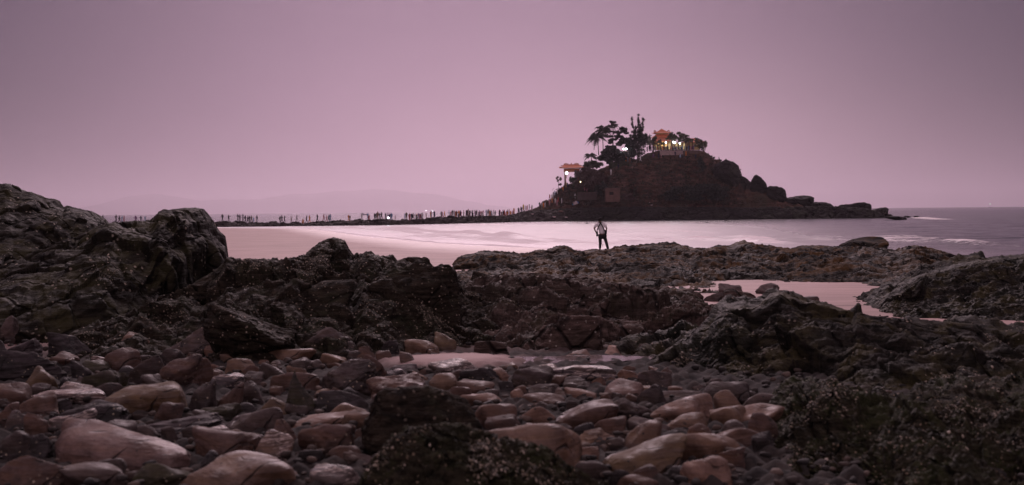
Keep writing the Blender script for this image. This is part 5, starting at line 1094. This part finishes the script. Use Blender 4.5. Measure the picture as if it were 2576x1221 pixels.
for z_, lo_, hi_, n_ in ((Z6, 1612, 1780, 9), (Z7, 1790, 2000, 20), (Z8, 2004, 2125, 12)):
    row([(extra.uniform(lo_, hi_), extra.choice(['black', 'dark', 'navy', 'white', 'red', 'brown', 'pink', 'orange', 'grey']), extra.choice(['black', 'dark', 'grey', 'navy', 'brown']), extra.choice(['stand', 'walk', 'stride', 'photo', 'crouch']), extra.uniform(21, 28)) for _ in range(n_)], z_)
def at4(items, zone):
    for x, y, sh_, pa_, po_ in items: person(x, sh_, pa_, po_, rp.uniform(20, 23), y=y, face=rp.uniform(-3, 3), zone=zone)
at4([(2094, 840, 'yellow', 'dark', 'stand'), (2128, 842, 'white', 'red', 'stand'), (2168, 829, 'white', 'dark', 'stand'), (2174, 832, 'orange', 'pink', 'stand'), (2180, 831, 'white', 'brown', 'walk'), (2198, 822, 'pink', 'grey', 'stand'), (2158, 830, 'black', 'black', 'stand')], 'the rocks at the foot of the island')
at4([(2199, 800, 'red', 'dark', 'walk'), (2207, 800, 'white', 'red', 'stand'), (2208, 812, 'orange', 'black', 'walk'), (2221, 814, 'white', 'navy', 'stand'), (2228, 822, 'pink', 'blue', 'stand'), (2233, 812, 'red', 'dark', 'walk'), (2241, 812, 'black', 'black', 'stand'), (2247, 815, 'white', 'dark', 'stand'), (2229, 781, 'white', 'black', 'walk'), (2214, 788, 'navy', 'dark', 'walk'), (2212, 795, 'white', 'dark', 'stand'), (2220, 785, 'lightblue', 'dark', 'walk'), (2236, 774, 'black', 'dark', 'stand'), (2225, 792, 'dark', 'white', 'stand')], 'the path climbing to the gate')
at4([(2258, 757, 'black', 'black', 'stand'), (2252, 768, 'orange', 'dark', 'stand'), (2270, 752, 'navy', 'black', 'stand'), (2264, 750, 'yellow', 'grey', 'walk'), (2284, 806, 'black', 'dark', 'stand'), (2300, 797, 'white', 'black', 'walk')], 'the ground round the gate pavilion')
at4([(2363, 757, 'orange', 'dark', 'walk'), (2347, 768, 'pink', 'dark', 'stand'), (2339, 771, 'pink', 'brown', 'stand')], 'the slope path right of the gate')
at4([(2444, 700, 'white', 'pink', 'stand'), (2473, 678, 'navy', 'navy', 'stand'), (2504, 650, 'orange', 'dark', 'stand'), (2511, 650, 'grey', 'dark', 'stand'), (2520, 655, 'brown', 'grey', 'stand'), (2562, 646, 'white', 'dark', 'walk'), (2549, 655, 'dark', 'grey', 'stand')], 'the upper path under the dark trees')
at4([(2634, 634, 'navy', 'dark', 'stand'), (2645, 633, 'pink', 'brown', 'stand'), (2652, 632, 'dark', 'dark', 'stand'), (2701, 627, 'navy', 'blue', 'walk'), (2722, 632, 'lightblue', 'navy', 'crouch'), (2730, 632, 'navy', 'dark', 'crouch'), (2744, 625, 'orange', 'black', 'stand'), (2782, 638, 'navy', 'black', 'stand'), (2613, 630, 'purple', 'dark', 'crouch'), (2600, 632, 'dark', 'dark', 'crouch')], 'the open ground below the terrace')
cs = ['black', 'navy', 'dark', 'white', 'pink', 'red', 'blue', 'brown', 'grey', 'yellow', 'purple', 'teal']
for k in range(34):
    x_ = 2590 + k * 5.6 + rp.uniform(-1.5, 1.5); person(x_, cs[rp.randrange(12)] if k % 2 else rp.choice(['black', 'navy', 'dark']), rp.choice(['dark', 'black', 'navy']), rp.choice(['stand', 'stand', 'photo', 'walk']), 21, y=606 + rp.uniform(-2, 2), D=401 + rp.uniform(-1, 3), face=rp.uniform(-3, 3), zone='the temple terrace')
for x_, y_, sh_ in ((2808, 605, 'navy'), (2815, 608, 'dark'), (2904, 655, 'black'), (2876, 648, 'dark')): person(x_, sh_, 'black', 'stand', 20, y=y_, D=400, face=rp.uniform(-3, 3), zone='the skyline right of the summit trees')
# labels: clothes and pose first, then place and order from the left
ORD = ['first', 'second', 'third', 'fourth', 'fifth', 'sixth', 'seventh', 'eighth', 'ninth', 'tenth']
from collections import defaultdict
gp_ = defaultdict(list)
for it in plist: gp_[(it[2], it[3], it[4], it[5])].append(it)
for (sh_, pa_, po_, z_), its in gp_.items():
    its.sort(key=lambda a: a[1])
    for k, it in enumerate(its):
        o = it[0]; l_ = f'person in {sh_} top {POSE[po_]} on {z_}' if sh_ == pa_ or (sh_, pa_) in () else f'person in {sh_} top and {pa_} trousers {POSE[po_]} on {z_}'
        if len(its) > 1: l_ = f'{ORD[min(k, 9)]} ' + l_
        w_ = l_.split()
        if len(w_) > 16: l_ = l_.replace('holding up a phone', 'filming').replace('walking with one arm held out', 'reaching out').replace('raising both arms', 'waving')
        if len(l_.split()) > 16: l_ = l_.replace(' trousers', '').replace('standing on', 'on').replace('walking on', 'on')
        l_ = l_.replace('the causeway between the cliff and the rock shelf', 'the causeway between cliff and rock shelf')
        if len(l_.split()) > 16: l_ = ' '.join(l_.split()[:16])
        o['label'] = l_; o['category'] = 'person'; o['group'] = 'people on ' + z_
        PARTNER = None

# ------------------------------------------------------------------ the photographer on the ridge
def man():
    D = 70.0; foot = at(1516, 629, D); foot.z = drop(foot, MANB); top = at(1508.5, 550.5, D); ht = top.z - foot.z + .02; S = ht / 1.74
    def J(cx, cy, dy=0.0):       # joint from the enlarged crop, 6.786 px per print px
        p = q(2330 + cx / 6.786, 840 + cy / 6.786, D); return Vector((p.x - foot.x, dy, p.z - foot.z))
    root = empty('person', foot); GZ = lambda v_: drop(foot + v_, MANB) - foot.z
    tag(root, 'photographer seen from behind in a white shirt with a dark camera harness on the ridge', 'person')
    hip = J(525, 690); wst = J(520, 600); ch = J(485, 440); nk = J(478, 345); hd = J(468, 290, .03); ht_ = J(468, 262, .01)
    ls, rs = J(395, 375), J(590, 375); le, re_ = J(315, 500, -.05), J(655, 500, -.05); lw, rw = J(362, 600, .06), J(640, 615, .06)
    lh, lk, la = J(475, 720), J(482, 880, -.03), J(475, 1055, .02); rh, rk, ra = J(590, 720), J(640, 860, -.03), J(700, 1005, .02)
    la.z = GZ(la) + .085; ra.z = GZ(ra) + .085
    pts = [hip, wst, ch, nk, hd, ht_, ls, le, lw, rs, re_, rw, lh, lk, la, la + Vector((-.02, .16, -.04)), rh, rk, ra, ra + Vector((.05, .16, -.04))]
    rad = [(.125, .09), (.12, .08), (.13, .085), .055, (.085, .10), .065, .07, .047, .032, .07, .047, .032, .10, .07, .048, .042, .10, .07, .048, .042]
    ed = [(0, 1), (1, 2), (2, 3), (3, 4), (4, 5), (2, 6), (6, 7), (7, 8), (2, 9), (9, 10), (10, 11), (0, 12), (12, 13), (13, 14), (14, 15), (0, 16), (16, 17), (17, 18), (18, 19)]
    for wi, e_, sgn in ((8, le, 1), (11, re_, -1)):      # palm, four fingers and a thumb on each hand
        w_ = pts[wi]; d = (w_ - e_).normalized(); sd_ = Vector((0, 1, 0)); pb = len(pts); pts.append(w_ + d * .07); rad.append(.028); ed.append((wi, pb))
        for f_, (o_, l_) in enumerate(((-.03, .075), (-.01, .085), (.01, .08), (.03, .062))):
            a = len(pts); b0 = pts[pb] + d * .03 + sd_ * o_; pts += [b0, b0 + d * l_ * .5 + Vector((sgn * .012, 0, -.005)), b0 + d * l_ * .8 + Vector((sgn * .035, 0, -.02))]; rad += [.010, .009, .008]; ed += [(pb, a), (a, a + 1), (a + 1, a + 2)]
        a = len(pts); pts += [pts[pb] - sd_ * .035 - d * .02, pts[pb] - sd_ * .055 + d * .03]; rad += [.011, .009]; ed += [(pb, a), (a, a + 1)]
    me = skin_mesh([tuple(p) for p in pts], ed, [r_ if isinstance(r_, tuple) else r_ for r_ in rad], 0, 2, 'body'); body = link('body', me, [], root); me.materials.clear(); me.materials.append(PM['skin'])
    def part(name, idx, edx, rr, mk, sub=2):
        me = skin_mesh([tuple(pts[i] if isinstance(i, int) else i) for i in idx], edx, rr, 0, sub, name); me.materials.clear(); me.materials.append(mk); o = link(name, me, [], root); return o
    shirt = flat('white_shirt', (.86, .80, .83), .85, .08, 14)
    cuffL, cuffR = ls.lerp(le, .92), rs.lerp(re_, .92)
    part('shirt', [J(520, 668), 1, 2, J(482, 372), 6, cuffL, 9, cuffR], [(0, 1), (1, 2), (2, 3), (2, 4), (4, 5), (2, 6), (6, 7)], [(.20, .155), (.19, .14), (.22, .15), (.11, .085), .10, .08, .10, .08], shirt)
    part('trousers', [J(525, 705), 12, 13, la + Vector((0, 0, .015)), 16, 17, ra + Vector((0, 0, .015))], [(0, 1), (1, 2), (2, 3), (0, 4), (4, 5), (5, 6)], [(.175, .145), .125, .09, .072, .125, .09, .072], flat('black_trousers', (.012, .012, .014)))
    V, Fc = rock_shape(4, 5, 3, 5, .10); V = V * [.105, .12, .105]; V = V[:]; hr = link('hair', raw_mesh('hair', V, Fc), PM['hair'], root); hr.location = hd + Vector((0, -.02, .05))
    for an in (la, ra):
        V, Fc = rock_shape(3, 6, 4, 4, .02); sh_ = link('shoe', raw_mesh('shoe', V * [.06, .15, .055], Fc), PM['black'], root); sh_.location = an + Vector((0, .07, -.03))
    mb = MB(); bk = -.175
    for a, b2, c_ in (((455, 335), (488, 360), (570, 500)), ((505, 335), (480, 365), (410, 490))):
        e2 = (598, 580) if c_[0] > 500 else (385, 590)
        mb.tube([J(*a, -.10), J(*b2, bk), J(*c_, bk), J(*e2, -.13)], [.026, .028, .028, .026], 6)
    mb.build('harness', PM['black'], root)
    mb = MB(); mb.tube([J(525, 905, .02), J(538, 950, .03), J(550, 1000, .02)], .012, 4); mb.build('strap', PM['black'], root)
    def camera(c, lab, s=1.0):
        o = empty('camera', foot + c); tag(o, lab, 'camera'); mb = MB(); mb.box((0, 0, 0), (.11 * s, .15 * s, .13 * s)); mb.box((0, 0, .08 * s), (.06 * s, .07 * s, .04 * s)); mb.build('camera_body', PM['black'], o)
        mb = MB(); mb.tube([(0, 0, -.05), (0, 0, -.14 * s), (0, 0, -.22 * s)], [.045, .055 * s, .052 * s], 10); mb.build('lens', PM['black'], o, True)
    camera(J(392, 622, -.10), "black camera hanging at the photographer's left hip", .9); camera(J(622, 610, -.10), "black camera bag hanging at the photographer's right hip", 1.25)
man()

# ------------------------------------------------------------------ air between here and the far coast
hz, t, b = mat('haze_air'); t.nodes.clear(); vo = t.nodes.new('ShaderNodeVolumePrincipled'); vo.inputs['Density'].default_value = HAZE; vo.inputs['Color'].default_value = (.97, .875, .965, 1)
vo.inputs['Anisotropy'].default_value = .77; oo = t.nodes.new('ShaderNodeOutputMaterial'); t.links.new(vo.outputs[0], oo.inputs['Volume'])
if HAZE > 0:
    mb = MB(); mb.box((0, 24000, 375), (90000, 64000, 790)); o = mb.build('haze', hz); o.display_type = 'WIRE'; tag(o, kind='stuff', label='pale evening haze over the sea and the far mountains', cat='haze')
